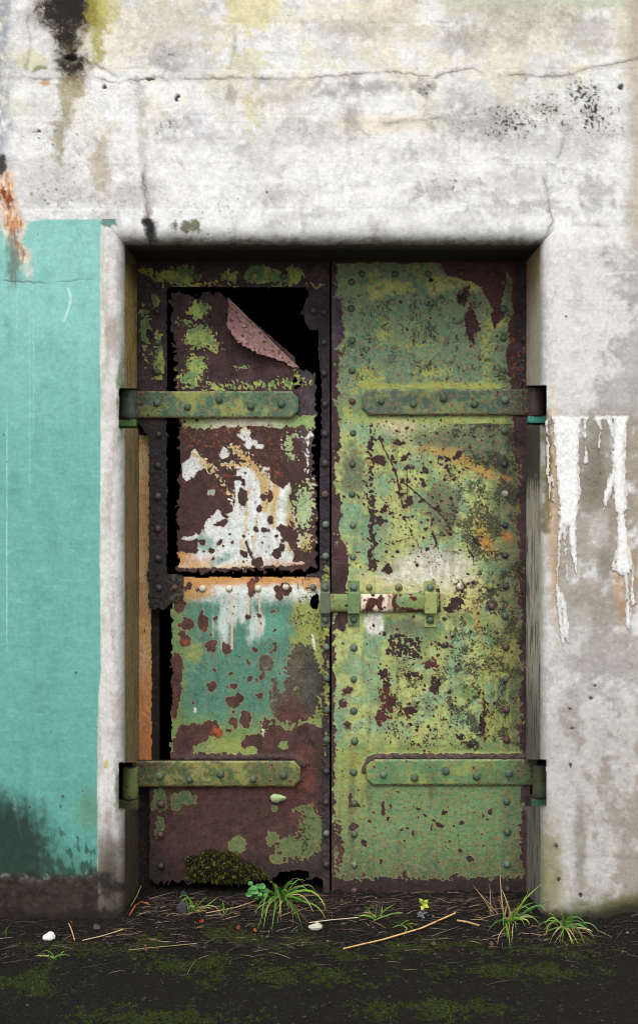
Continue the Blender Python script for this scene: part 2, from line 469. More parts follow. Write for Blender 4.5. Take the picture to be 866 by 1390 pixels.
GREEN_T = lin(112, 184, 170)
def wall_paint(F, yd=None):
    """Albedo, pits and relief of the concrete."""
    n1 = F.fbm(120, 11, 5); n2 = F.fbm(38, 12, 4); n3 = F.fbm(14, 13, 4); n4 = F.fbm(90, 14, 4, 2.2, 0.6)
    vs = F.fbm(30, 15, 4, 0.5, 4.0)
    x, y = F.x, F.y; inx = (x > -60) & (x < 930)
    white = lin(235, 235, 234); grey = lin(196, 195, 193); cream = lin(232, 225, 202); tan = lin(204, 192, 166); nk = F.fbm(11, 32, 5)
    c = np.tile(white, (F.n, 1))
    c = mixc(c, grey, sstep(-0.1, 0.4, n1 * 0.8 + n4 * 0.7 + .35 * nk) * 0.6)
    c = mixc(c, lin(172, 170, 168), sstep(0.2, 0.5, n2 + 0.4 * n4 + .4 * nk) * 0.4)
    c = mixc(c, cream, sstep(-.1, 0.4, F.fbm(80, 16, 4) + .25 * nk + 0.15) * 0.8 * sstep(260, 60, y))
    c = mixc(c, lin(243, 242, 240), sstep(0.1, 0.45, F.fbm(50, 17, 5, 1.8, 0.7)) * 0.6)
    # board-marked bands
    for yy, a in ((38, .2), (128, .18), (166, .32), (188, .2), (222, .3), (254, .2), (437, .12)):
        w = 2.2 + 1.5 * n3
        c = mixc(c, lin(172, 166, 158), sstep(w, 0, np.abs(y - yy - 4 * F.fbm(200, 18, 2))) * a * sstep(-0.4, 0.3, n2 + n3))
    up = sstep(120, 0, y)
    c = mixc(c, tan, up * sstep(-0.15, 0.35, n2 + 0.2) * sstep(400, 560, x) * 0.6)
    c = mixc(c, lin(200, 206, 180), sstep(16, 4, y + 8 * n2) * sstep(560, 640, x) * 0.8)
    c = mixc(c, lin(214, 204, 140), sstep(-6, 6, F.blob(345, 12, 38, 30) + 14 * nk) * 0.6)
    c = mixc(c, lin(208, 200, 148), sstep(-6, 5, F.blob(340, 85, 30, 24) + 18 * nk - 6) * 0.55)
    c = mixc(c, lin(212, 200, 152), sstep(-6, 5, F.blob(342, 150, 14, 34) + 14 * nk - 4) * 0.55)
    c = mixc(c, lin(225, 205, 165), sstep(-10, 10, F.blob(520, 168, 60, 12)) * 0.45)
    for cx, cy, rx, ry, a in ((470, 40, 60, 18, .4), (700, 20, 80, 30, .35), (640, 55, 30, 16, .4), (495, 118, 70, 10, .5), (575, 118, 16, 12, .6), (480, 160, 14, 30, .5),
                              (240, 40, 70, 50, .3), (225, 75, 40, 20, .35), (390, 130, 40, 22, .3), (640, 165, 60, 22, .4), (590, 262, 30, 16, .45),
                              (375, 265, 40, 16, .4), (700, 250, 40, 26, .35), (810, 260, 25, 20, .5), (700, 60, 25, 12, .35), (790, 40, 40, 30, .4),
                              (265, 165, 14, 14, .45), (315, 128, 12, 12, .55), (690, 285, 40, 12, .3), (610, 62, 14, 14, .4)):
        c = mixc(c, lin(162, 157, 153), sstep(-0.4 * min(rx, ry), 0.7 * min(rx, ry), F.blob(cx, cy, rx, ry) + .9 * min(rx, ry) * nk + .4 * min(rx, ry) * n3) * a * 1.25)
    # left edge: blue-grey weathering
    c = mixc(c, lin(140, 146, 156), sstep(26, 4, x + 14 * n2 + 6 * n3) * sstep(330, 250, y) * 0.75 * sstep(-0.5, 0.2, n3))
    # olive and black growth under the drain hole
    bl = np.maximum(F.blob(92, 14, 46, 34), np.maximum(F.blob(92, 52, 20, 36), F.blob(100, 90, 20, 24)))
    c = mixc(c, lin(120, 105, 78), sstep(-14, 8, bl + 9 * n3) * 0.65)
    fx_ = F.fbm(3.2, 36, 3)
    c = mixc(c, lin(66, 56, 42), sstep(-4, 12, bl + 12 * nk + 6 * fx_) * 0.85)
    c = mixc(c, lin(28, 24, 20), sstep(0, 16, bl + 14 * n3 + 10 * nk + 9 * fx_ - 2) * 0.92)
    ol = np.maximum(F.blob(134, 12, 17, 50), F.blob(134, 66, 8, 26))
    c = mixc(c, lin(160, 152, 62), sstep(-3, 6, ol + 9 * nk + 3 * n3) * 0.8)
    c = mixc(c, lin(196, 190, 120), sstep(-6, 6, F.blob(150, 8, 14, 30) + 4 * n3) * 0.7)
    dr = np.maximum(F.blob(90, 145, 11, 32), np.maximum(F.blob(80, 185, 9, 26), F.blob(98, 120, 20, 14)))
    c = mixc(c, lin(138, 122, 74), sstep(-6, 6, dr + 9 * nk + 4 * fx_) * 0.7)
    c = mixc(c, lin(180, 165, 140), sstep(-9, 5, F.blob(136, 225, 12, 38) + 10 * nk + 4 * n3) * 0.75)
    c = mixc(c, lin(215, 208, 150), sstep(-5, 5, F.blob(44, 82, 22, 12)) * 0.5)
    c = mixc(c, lin(132, 134, 66), sstep(-1, 1.5, F.blob(54, 94, 11, 3.6, -18)) * 0.8)
    c = mixc(c, lin(200, 140, 60), sstep(-2, 2, F.blob(62, 113, 6, 3.5)) * 0.8)
    dt = F.dots(9, 0.6, 2.2, 0.55 * sstep(30, -10, np.abs(x - 85) - 40) * sstep(160, 190, y) * sstep(298, 285, y), 41)
    c = mixc(c, lin(128, 116, 60), sstep(-0.4, 0.6, dt) * 0.75)
    dt = F.dots(8, 0.5, 2.0, 0.45 * sstep(215, 245, x) * sstep(345, 300, x) * sstep(258, 285, y), 43)
    c = mixc(c, lin(110, 105, 50), sstep(-0.4, 0.6, dt) * 0.7)
    # run of lime and damp over the lintel's left
    c = mixc(c, lin(176, 166, 156), sstep(-5, 4, F.line([(190, 112), (192, 170), (196, 235), (203, 300)], 6) + 8 * nk) * 0.55)
    c = mixc(c, lin(236, 234, 236), sstep(-5, 5, F.blob(180, 165, 8, 30)) * 0.8)
    c = mixc(c, lin(236, 234, 236), sstep(-5, 5, F.blob(186, 234, 8, 12)) * 0.7)
    c = mixc(c, lin(222, 222, 232), sstep(-3, 3, F.line([(265, 50), (268, 110), (262, 140), (268, 185)], 3)) * 0.5)
    c = mixc(c, lin(26, 25, 24), sstep(-3, 4, F.blob(204, 306, 7, 18) + 5 * nk + 3 * n3) * 0.9)
    c = mixc(c, lin(78, 80, 30), sstep(-2, 3, F.blob(256, 305, 17, 7) + 8 * nk + 2 * n3) * 0.85)
    # black mould speckle
    sp = 0
    for cx, cy, rx, ry, a in ((690, 165, 30, 22, .85), (742, 148, 26, 20, .75), (792, 128, 12, 14, 1.0), (802, 148, 14, 26, 1.1), (806, 165, 28, 26, .7), (775, 122, 6, 22, .9), (640, 165, 40, 20, .5), (205, 265, 30, 16, .3),
                              (395, 175, 30, 8, .5), (225, 75, 16, 12, .5), (230, 168, 22, 14, .5), (610, 250, 28, 16, .5), (480, 112, 10, 8, .6), (575, 120, 8, 8, .8),
                              (60, 178, 30, 5, .6), (90, 260, 40, 30, .35), (715, 120, 10, 18, .5)):
        sp = np.maximum(sp, a * sstep(-1.1, 0.9, F.blob(cx, cy, rx, ry) / min(rx, ry) + 1.1 * nk))
    c = mixc(c, lin(150, 147, 144), sp * 0.5)
    c = mixc(c, lin(40, 38, 36), sstep(0.16, 0.34, F.fbm(4.5, 22, 3) + 0.62 * sp - 0.42) * np.clip(sp * 1.3, 0, .95))
    # right pier and far right edge
    rp = sstep(300, 360, y) * sstep(700, 735, x)
    c = mixc(c, lin(200, 198, 196), rp * 0.5)
    c = mixc(c, lin(158, 153, 146), rp * sstep(-0.2, 0.3, n1 + 0.5 * n2 + .5 * nk + (x - 830) / 130) * 0.62)
    c = mixc(c, lin(176, 164, 146), sstep(838, 862, x + 7 * n2) * sstep(360, 300, y) * 0.75)
    c = mixc(c, lin(228, 226, 222), sstep(3, 0, np.abs(y - 371 - 3 * n3)) * sstep(785, 830, x) * 0.7)
    # damp brown field behind the lime drips
    dp = sstep(535, 585, y) * sstep(950, 780, y) * sstep(742, 760, x)
    c = mixc(c, lin(146, 136, 118), dp * sstep(-0.4, 0.25, n2 + n1 + .5 * nk + 0.3) * 0.75)
    c = mixc(c, lin(112, 104, 90), dp * sstep(-10, 18, F.blob(803, 640, 22, 62) + 8 * n3) * 0.65)
    c = mixc(c, lin(198, 194, 188), sstep(-4, 8, F.blob(812, 715, 14, 26) + 4 * n3) * 0.7)
    c = mixc(c, lin(122, 112, 98), sstep(-6, 8, F.blob(822, 770, 12, 26)) * 0.5)
    c = mixc(c, lin(184, 140, 66), sstep(-4, 3, F.blob(752, 700, 8, 140) + 3 * n3) * 0.45)
    c = mixc(c, lin(190, 140, 70), sstep(-4, 3, F.blob(848, 790, 16, 60) + 5 * n3) * 0.35)
    c = mixc(c, lin(120, 102, 34), sstep(-3, 3, F.line([(741, 555), (744, 600), (742, 720)], 5) + 3 * n3) * 0.8)
    # lower right pier
    lp = sstep(900, 1000, y) * sstep(700, 740, x)
    c = mixc(c, lin(178, 173, 164), lp * 0.6)
    c = mixc(c, lin(150, 138, 124), lp * sstep(-0.2, 0.4, n2 + n1 + .5 * nk + (x - 815) / 150) * 0.6)
    c = mixc(c, lin(120, 108, 88), sstep(-5, 5, F.blob(787, 1150, 9, 66) + 3 * n3) * 0.6)
    c = mixc(c, lin(132, 128, 78), sstep(-8, 10, F.blob(748, 1190, 17, 80) + 6 * n3 + 4 * vs) * 0.75)
    c = mixc(c, lin(92, 96, 30), sstep(24, 4, np.abs(y - 1236 + 10 * sstep(800, 866, x)) + 9 * n3) * sstep(738, 800, x) * 0.8)
    c = mixc(c, lin(42, 38, 24), sstep(1228, 1246, y + 14 * sstep(790, 866, x) + 6 * n3) * sstep(690, 740, x) * 0.95)
    # teal paint on the left pier
    edge = np.where(y < 900, 137.0, 137 - 4 * sstep(900, 1000, y)) + 1.6 * F.fbm(30, 23, 4)
    teal = sstep(1.2, -1.2, x - edge) * sstep(-1.5, 1.5, y - 298 - 2.5 * n3 - 1.0 * F.fbm(5, 24, 2) - 3 * sstep(60, 30, x)) * sstep(5, -8, y - 1194 + 10 * n2 - 5 * n3 - 4 * F.fbm(5, 24, 2))
    tc = np.tile(lin(106, 172, 160), (F.n, 1))
    tc = mixc(tc, lin(146, 204, 196), sstep(680, 330, y + 40 * n1) * 0.7)  # paler top: faded paint plus light falloff put into the colour
    tc = mixc(tc, lin(88, 158, 142), sstep(800, 1080, y + 50 * n1) * 0.55)  # darker bottom: part of the same painted falloff
    tc = mixc(tc, lin(150, 208, 200), sstep(0.1, 0.55, vs) * 0.22 * sstep(760, 420, y))
    tc = mixc(tc, lin(70, 140, 122), sstep(0.1, 0.6, n2) * 0.22)
    tc = mixc(tc, lin(170, 220, 212), sstep(1.1, 0, np.abs(x - 10 - 1.2 * n2)) * sstep(540, 600, y) * sstep(900, 850, y) * 0.7)
    for sx, a0, a1 in ((41, 400, 700), (46, 420, 640), (24, 390, 520), (18, 400, 470)):
        tc = mixc(tc, lin(170, 216, 208), sstep(1.4, 0, np.abs(x - sx - n2)) * sstep(a0 - 10, a0 + 20, y) * sstep(a1, a1 - 90, y) * 0.4)
    tc = mixc(tc, lin(205, 235, 230), sstep(-0.8, 0.8, F.line([(93, 392), (97, 404), (93, 420), (87, 436)], 1.4, raw=True)) * 0.7)
    tc = mixc(tc, lin(180, 222, 214), sstep(-1, 1, F.line([(20, 1085), (30, 1140)], 1.6)) * 0.6)
    tc = mixc(tc, lin(78, 128, 118), sstep(-.05, .4, F.fbm(34, 33, 4, .6, 3) + .4 * nk - .25 + .35 * sstep(60, 0, np.abs(x - 62)) * sstep(560, 620, y)) * .22)
    tc = mixc(tc, lin(128, 192, 182), sstep(.2, .5, F.fbm(12, 34, 4, 3, .6)) * .3)
    tc = mixc(tc, lin(58, 92, 84), sstep(-.2, .6, F.dots(22, .4, 1.7, .10, 49)) * .6)
    dk = np.maximum(sstep(-22, 26, F.blob(2, 1168, 74, 92) + 14 * nk + 12 * vs), sstep(1262, 1172, 2370 - y + 16 * nk + 14 * vs) * (.35 + .65 * sstep(150, 50, x)) * .9)
    tc = mixc(tc, lin(28, 36, 30), dk * 0.93)
    tc = mixc(tc, lin(44, 66, 52), sstep(0.0, 0.35, F.fbm(10, 25, 3, 1, 2) + 0.8 * sstep(1110, 1200, y) - 0.45) * sstep(1090, 1140, y) * 0.8)
    tc = mixc(tc, lin(36, 60, 52), sstep(0.5, 1.2, F.dots(16, 0.6, 2.6, 0.35 * sstep(1040, 1110, y) + 0.02, 47) + 0.6) * 0.8)
    tc = mixc(tc, lin(96, 128, 92), sstep(-10, 10, F.blob(124, 1100, 16, 26)) * 0.6)
    c = mixc(c, tc, teal)
    c = mixc(c, lin(56, 47, 38), sstep(1184, 1199, y + 10 * n2 + 5 * n3 + 2 * F.fbm(5, 24, 2)) * sstep(140, 130, x) * .95)
    # rust weeping from a rebar, upper left
    ru = np.maximum(F.blob(8, 262, 13, 30), np.maximum(F.blob(17, 300, 14, 30, -12), F.blob(26, 335, 7, 26, -24)))
    c = mixc(c, lin(224, 204, 190), sstep(-8, 2, ru + 5 * n3) * 0.85)
    rs = F.fbm(7, 26, 4, 0.5, 2.5)
    c = mixc(c, lin(190, 116, 52), sstep(-.05, .3, rs + sstep(-6, 8, ru) - .75) * sstep(-4, 2, ru) * 0.85)
    c = mixc(c, lin(214, 176, 112), sstep(.1, .4, F.fbm(6, 31, 3, .5, 3)) * sstep(-3, 3, ru) * .6)
    c = mixc(c, lin(120, 48, 28), sstep(0, 3, np.maximum(F.blob(6, 262, 6, 9), F.blob(13, 272, 5, 12)) + 3 * n3) * 0.85)
    c = mixc(c, lin(92, 96, 84), sstep(-5, 5, F.blob(19, 352, 9, 36) + 5 * F.fbm(8, 27, 3, 0.5, 3)) * 0.75)
    c = mixc(c, lin(24, 24, 26), sstep(-2, 3, F.blob(1, 225, 8, 14) + 3 * n3) * 0.9)
    # painted-out strip of bare concrete on the left arris
    st = sstep(-1.2, 1.2, x - edge) * sstep(200, 180, x) * sstep(300, 310, y)
    c = mixc(c, lin(208, 204, 198), st * 0.6)
    c = mixc(c, lin(164, 154, 138), st * sstep(-0.1, 0.4, vs + 0.6 * n3) * 0.45)
    c = mixc(c, lin(140, 124, 96), sstep(-5, 4, F.blob(152, 452, 7, 26)) * st * 0.5)
    c = mixc(c, lin(190, 176, 40), sstep(-1, 1.4, F.blob(146, 1036, 3, 7)) * 0.8)
    c = mixc(c, lin(84, 120, 56), sstep(-2, 3, F.blob(163, 535, 4, 62) + 2 * n3) * 0.75)
    c = mixc(c, lin(70, 96, 56), sstep(-2, 3, F.blob(160, 1070, 5, 34) + 2 * n3) * 0.75)
    c = mixc(c, lin(92, 82, 62), st * sstep(1075, 1190, y + 22 * n2 + 12 * vs) * 0.85)
    c = mixc(c, lin(70, 66, 54), sstep(-6, 6, F.blob(150, 1185, 9, 44)) * 0.7)
    # mud-splashed foot on the left
    ft = sstep(1181, 1192, y + 5 * n3 + 10 * n2) * sstep(235, 185, x)
    c = mixc(c, lin(56, 47, 38), ft * np.where(x > 134, 0.6 * sstep(1190, 1240, y), 0.95))
    c = mixc(c, lin(33, 27, 23), ft * sstep(-0.2, 0.4, n3 + 0.5 * n2) * 0.75)
    c = mixc(c, lin(92, 80, 64), ft * sstep(0.2, 0.6, F.fbm(7, 28, 3)) * 0.4)
    c = mixc(c, lin(30, 28, 22), ft * sstep(.0, .5, n2 + .4 * vs) * .5)
    c = mixc(c, lin(34, 27, 22), ft * sstep(1228, 1246, y + 6 * n3) * .9)
    # faint overall staining
    c = c * (1 + 0.06 * n3[:, None] + .07 * nk[:, None])
    # cracks
    cr = np.full(F.n, -9.0)
    for pts, w, jt in (([(-40, 104), (60, 108), (120, 104), (150, 112), (200, 107), (300, 106), (430, 106), (520, 97), (590, 104), (640, 92)], .8, 5),
                       ([(640, 92), (656, 100)], .5, 3), ([(676, 103), (700, 101), (735, 105), (775, 101), (800, 92), (830, 88), (900, 70)], .9, 3),
                       ([(195, 235), (198, 262), (200, 280), (205, 302)], 1.1, 5), ([(737, 240), (742, 262), (745, 280), (749, 298), (742, 316)], 1.0, 4),
                       ([(318, 38), (320, 62), (312, 92)], .4, 4), ([(-10, 381), (30, 383), (60, 385), (95, 381), (126, 379)], 1.0, 4),
                       ([(38, 22), (42, 60), (36, 95)], .5, 5), ([(778, 304), (815, 306)], .1, 2), ([(770, 175), (756, 215)], .1, 3),
                       ([(120, 84), (140, 92), (160, 104)], .6, 4), ([(520, 168), (560, 164), (600, 160)], .05, 4)):
        q = F.line(pts, w * .75, jt * .75, 14)
        q = q - 2.0 * np.maximum(0, F.fbm(30, 29, 3) + .18) + 0.5 * np.maximum(0, F.fbm(16, 30, 2) - .3)
        cr = np.maximum(cr, q)
    cm = sstep(-1.0, 0.5, cr)
    c = mixc(c, lin(150, 138, 124), sstep(-6, 0.5, cr + 2.5 * n3) * 0.4 * (1 - teal))
    c = mixc(c, lin(70, 64, 56), cm * 0.6)
    hp = np.full(F.n, -9.0)
    for b in ((97, 76, 10, 3.4, -12), (204, 107, 6, 1.6, 0), (142, 117, 4, 3, 0), (842, 117, 4, 3, 0), (241, 133, 3, 4, 0), (362, 262, 1.5, 1.5), (768, 428, 1.5, 1.5),
              (772, 962, 2, 1.6), (776, 990, 3, 2), (803, 945, 1.4, 3), (775, 1040, 2, 4), (810, 932, 2, 1.5), (787, 1215, 3, 3), (55, 178, 3, 2), (752, 1150, 2, 4), (757, 1192, 3, 3)):
        hp = np.maximum(hp, F.blob(*b))
    c = mixc(c, lin(22, 20, 18), sstep(-1.2, 0.8, hp) * 0.9)
    h = 0.0010 * n2 + (0.0006 * n3 + .0006 * nk) * (1 - .7 * teal) + 0.002 * n1 - 0.0018 * cm - 0.008 * sstep(-1, 1, hp)
    h = h - 0.006 * sstep(-4, 4, ru) * (0.4 + n3) + 0.0008 * teal + 0.0006 * sstep(0, 3, np.abs((y + 3 * n3) % 63 - 31)) * (1 - teal)
    h = h - 0.012 * sstep(-2, 5, F.blob(100, 85, 20, 12) + 4 * n3) * inx
    pit = np.clip(0.16 + 0.22 * sstep(0.1, 0.5, n2) + 0.5 * sp, 0, 1) * (1 - 0.75 * teal)
    pit = pit + 0.35 * sstep(-10, 10, F.blob(803, 620, 18, 50))
    return c, pit, h, teal

wall = empty('concrete_wall', (0, 0, 0))
tag(wall, 'stained white concrete bunker wall with teal painted left side around the double door', 'wall')

def axis(a, b, step, lo, hi, n=14, must=()):
    core = list(np.linspace(a, b, int(round((b - a) / step)) + 1))
    g = lambda t: t ** 2.2
    left = [a - (a - lo) * g(k / n) for k in range(n, 0, -1)]
    right = [b + (hi - b) * g(k / n) for k in range(1, n + 1)]
    xs = np.array(left + core + right)
    for m in must:
        xs[np.argmin(np.abs(xs - m))] = m
    return xs
def build_wall():
    xs = axis(-14, 880, 1.5, -2200, 2900, must=(XL, XR))
    ys = axis(-14, FOOT, 1.5, -1150, FOOT + 25, n=10, must=(YT,))
    gx, gy = np.meshgrid(xs, ys); F = Field(gx.ravel(), gy.ravel())
    c, pit, h, teal = wall_paint(F)
    # relief eases out towards the opening so that the arris meets the face
    inside = F.box(XL - 6, YT - 6, XR + 6, 3000, raw=True)
    h = h * sstep(0, -8, inside)
    V = np.stack([(F.x - 433) * S, -h, ZC + (695 - F.y) * S], -1)
    Q = grid_faces(len(ys), len(xs))
    cx = (xs[:-1] + xs[1:]) / 2; cy = (ys[:-1] + ys[1:]) / 2
    hole = ((cy > YT)[:, None]) & ((cx > XL) & (cx < XR))[None, :]
    faces = Q[~hole]
    used = np.zeros(len(V), bool); used[faces.ravel()] = True; idx = np.cumsum(used) - 1
    me = mesh_np('wall_face', V[used], idx[faces])
    for n, a in (('paint', c), ('pit', pit), ('gloss', teal * 0.8)): put_attr(me, n, a[used])
    link('wall_face', me, CONC, wall)

NOTCH = {'left': [(527, 581), (1035, 1098)], 'right': [(523, 577), (1031, 1094)]}     # pockets cut for the hinges
ND = 0.017
REV = 0.47                   # how deep the opening goes
def dz0(py): return ZC + (695 - py) * S * (DIST + 0.37) / DIST
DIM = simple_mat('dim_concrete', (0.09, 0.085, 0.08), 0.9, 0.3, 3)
def build_reveals():
    r = RAD * S
    prof = [(r * (1 - math.cos(a)) * -1 + r, 0) for a in ()]
    A = (math.pi / 2) * np.linspace(0, 1, 40) ** 1.5
    off = list(r * np.sin(A) ** .62); dep = list(r * (1 - np.cos(A) ** .62))        # inward offset from the face edge, depth
    for d in np.linspace(r, REV, 70)[1:]:
        off.append(r); dep.append(d)
    off = np.array(off); dep = np.array(dep); m = len(off)
    x0 = (XL - 433) * S; x1 = (XR - 433) * S; zt = ZC + (695 - YT) * S; z0 = ZC + (695 - FOOT) * S
    arc = np.concatenate([[0], np.cumsum(np.hypot(np.diff(off), np.diff(dep)))]) / S
    def finish(name, X, Y, Z, U, Vv, nr, kind, nrm):
        F = Field(U.ravel(), Vv.ravel())
        c, pit, h, teal = wall_paint(F)
        D = np.broadcast_to(dep[None, :], (nr, m)).ravel(); y = F.y
        n2 = F.fbm(38, 12, 4); n3 = F.fbm(14, 13, 4); vs = .6 * F.fbm(22, 61, 5, 0.7, 3) + .5 * F.fbm(9, 64, 4)
        inner = sstep(r * 0.55, r * 1.0, D)
        if kind == 'left':
            rc = np.tile(lin(186, 164, 116), (F.n, 1))
            rc = mixc(rc, lin(200, 174, 84), sstep(-.1, .4, vs + .3) * sstep(540, 440, y) * 0.8)
            rc = mixc(rc, lin(104, 88, 58), sstep(-.1, .4, vs) * 0.7)
            rc = mixc(rc, lin(130, 110, 74), sstep(560, 620, y) * 0.5)
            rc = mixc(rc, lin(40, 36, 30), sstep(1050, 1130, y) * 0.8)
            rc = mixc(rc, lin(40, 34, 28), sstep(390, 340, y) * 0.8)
            c = mixc(c, rc, inner)
        elif kind == 'right':
            rc = np.tile(lin(204, 196, 176), (F.n, 1))
            rc = mixc(rc, lin(176, 146, 90), sstep(430, 350, y + 30 * n2) * 0.7)
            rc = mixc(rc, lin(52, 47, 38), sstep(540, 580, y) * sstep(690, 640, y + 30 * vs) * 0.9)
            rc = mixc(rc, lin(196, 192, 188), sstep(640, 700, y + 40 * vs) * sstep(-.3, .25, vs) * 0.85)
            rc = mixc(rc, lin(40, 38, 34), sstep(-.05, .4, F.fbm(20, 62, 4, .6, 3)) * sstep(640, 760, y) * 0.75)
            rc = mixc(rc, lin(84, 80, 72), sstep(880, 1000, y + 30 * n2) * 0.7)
            c = mixc(c, rc, inner)
            c = mixc(c, lin(176, 170, 158), (1 - inner) * sstep(0.3 * r, 0.6 * r, D) * 0.3)
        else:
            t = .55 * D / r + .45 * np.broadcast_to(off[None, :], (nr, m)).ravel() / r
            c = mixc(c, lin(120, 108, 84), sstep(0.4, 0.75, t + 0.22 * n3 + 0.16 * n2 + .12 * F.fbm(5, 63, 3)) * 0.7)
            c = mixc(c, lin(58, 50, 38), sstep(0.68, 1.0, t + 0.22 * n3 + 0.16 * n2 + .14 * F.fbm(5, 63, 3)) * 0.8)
            c = mixc(c, lin(30, 27, 24), sstep(0.8, 1.6, t + 0.1 * n3) * 0.95)  # soffit's shade painted in: near-black colour deeper into the opening
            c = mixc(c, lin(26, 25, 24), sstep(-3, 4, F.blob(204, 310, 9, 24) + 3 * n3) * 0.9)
        c = mixc(c, lin(44, 122, 108), sstep(-1, 1.5, F.box(138, 295, 160, 303 + 3)) * (0.8 if kind != 'right' else 0))
        h = h * sstep(0, 0.02, D)
        V = np.stack([X.ravel(), Y.ravel(), Z.ravel()], -1) + np.asarray(nrm)[None, :] * h[:, None]
        Q = grid_faces(nr, m).reshape(-1, 4)
        if kind in NOTCH:
            # pockets for the hinges: open in the jamb, closed by their own walls
            ctr = V[Q].mean(1); pyc = 695 - (ctr[:, 2] - ZC) / S * DIST / (DIST + ctr[:, 1])
            kill = np.zeros(len(Q), bool)
            for a, b in NOTCH[kind]:
                kill |= (ctr[:, 1] > ND) & (pyc > a) & (pyc < b)      # splayed: the pocket widens inwards
                bx = MB(); sg = 1 if kind == 'left' else -1
                xw = (x0 if sg > 0 else x1) + sg * r; xi = xw - sg * 0.075
                ym = ND; zf = lambda v, y: ZC + (695 - v) * S * (DIST + y) / DIST
                vs_ = [(x_, y_, zf(v_, y_)) for v_ in (a, b) for x_, y_ in ((xw, ym), (xi, ym), (xi, REV), (xw, REV))]
                fs_ = [(0, 1, 2, 3), (4, 7, 6, 5), (1, 5, 6, 2)]
                bx.add(vs_, fs_ if sg < 0 else [f[::-1] for f in fs_])
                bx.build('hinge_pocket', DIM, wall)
            Q = Q[~kill]
        if kind == 'right': Q = Q[:, ::-1]
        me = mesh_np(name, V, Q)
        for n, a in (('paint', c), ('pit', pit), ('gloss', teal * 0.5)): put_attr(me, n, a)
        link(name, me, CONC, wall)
    nr = 500
    for kind in ('left', 'right'):
        t = np.linspace(0, 1, nr)[:, None]
        ztop = zt - off[None, :]
        Z = ztop * (1 - t) + z0 * t
        sgn = 1 if kind == 'left' else -1
        X = np.broadcast_to(((x0 if sgn > 0 else x1) + sgn * off)[None, :], Z.shape)
        Y = np.broadcast_to(dep[None, :], Z.shape)
        U = np.broadcast_to(((XL if sgn > 0 else XR) + sgn * (off + np.maximum(dep - r, 0)) / S)[None, :], Z.shape)
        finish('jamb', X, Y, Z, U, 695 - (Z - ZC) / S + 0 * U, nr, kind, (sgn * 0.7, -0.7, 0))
    nr = 340
    t = np.linspace(0, 1, nr)[:, None]
    X = (x1 - off)[None, :] * (1 - t) + (x0 + off)[None, :] * t
    Z = np.broadcast_to((zt - off)[None, :], X.shape); Y = np.broadcast_to(dep[None, :], X.shape)
    U = X / S + 433; Vv = np.broadcast_to((YT + arc * 0.8)[None, :], X.shape)
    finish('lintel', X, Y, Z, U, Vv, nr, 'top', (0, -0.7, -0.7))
    # the rest of the bunker behind: sides, roof and back of the dark room
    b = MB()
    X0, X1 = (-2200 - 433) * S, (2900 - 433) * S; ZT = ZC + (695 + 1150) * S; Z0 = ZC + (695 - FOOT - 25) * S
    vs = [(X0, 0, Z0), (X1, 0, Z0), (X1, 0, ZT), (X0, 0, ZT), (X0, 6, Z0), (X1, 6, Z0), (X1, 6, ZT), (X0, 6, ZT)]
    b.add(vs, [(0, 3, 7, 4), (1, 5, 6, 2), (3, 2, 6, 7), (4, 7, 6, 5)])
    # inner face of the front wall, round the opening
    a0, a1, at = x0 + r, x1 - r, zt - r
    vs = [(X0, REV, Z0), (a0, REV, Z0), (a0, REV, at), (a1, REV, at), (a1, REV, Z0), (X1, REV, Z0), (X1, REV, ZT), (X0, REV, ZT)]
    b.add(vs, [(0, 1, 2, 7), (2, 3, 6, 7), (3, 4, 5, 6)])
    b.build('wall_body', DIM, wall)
build_wall(); build_reveals()

# lime that has bled out of the joint: two crusts with real relief
def make_lime():
    m, nt, p = new_mat('white_lime_crust'); L = nt.links
    pos = N(nt, 'ShaderNodeTexCoord').outputs['Object']
    nf = noise(nt, 240, 4, 0.7, pos); nm = noise(nt, 70, 4, 0.6, pos)
    c = mix_col(nt, maprange(nt, nm, 0.58, 0.8, 0, .4), (0.88, 0.88, 0.87), (0.68, 0.64, 0.56))
    c = mix_col(nt, math_n(nt, 'MULTIPLY', attr(nt, 'thin').outputs['Fac'], .8), c, (0.52, 0.49, 0.44))
    c = mix_col(nt, maprange(nt, noise(nt, 26, 5, .7, pos), .52, .66, 0, .45), c, (0.56, 0.54, 0.50))
    L.new(c, p.inputs['Base Color']); p.inputs['Roughness'].default_value = 0.9
    L.new(bump(nt, math_n(nt, 'ADD', nf, math_n(nt, 'MULTIPLY', nm, .4)), 0.004, 0.7), p.inputs['Normal'])
    return m
LIME = make_lime()
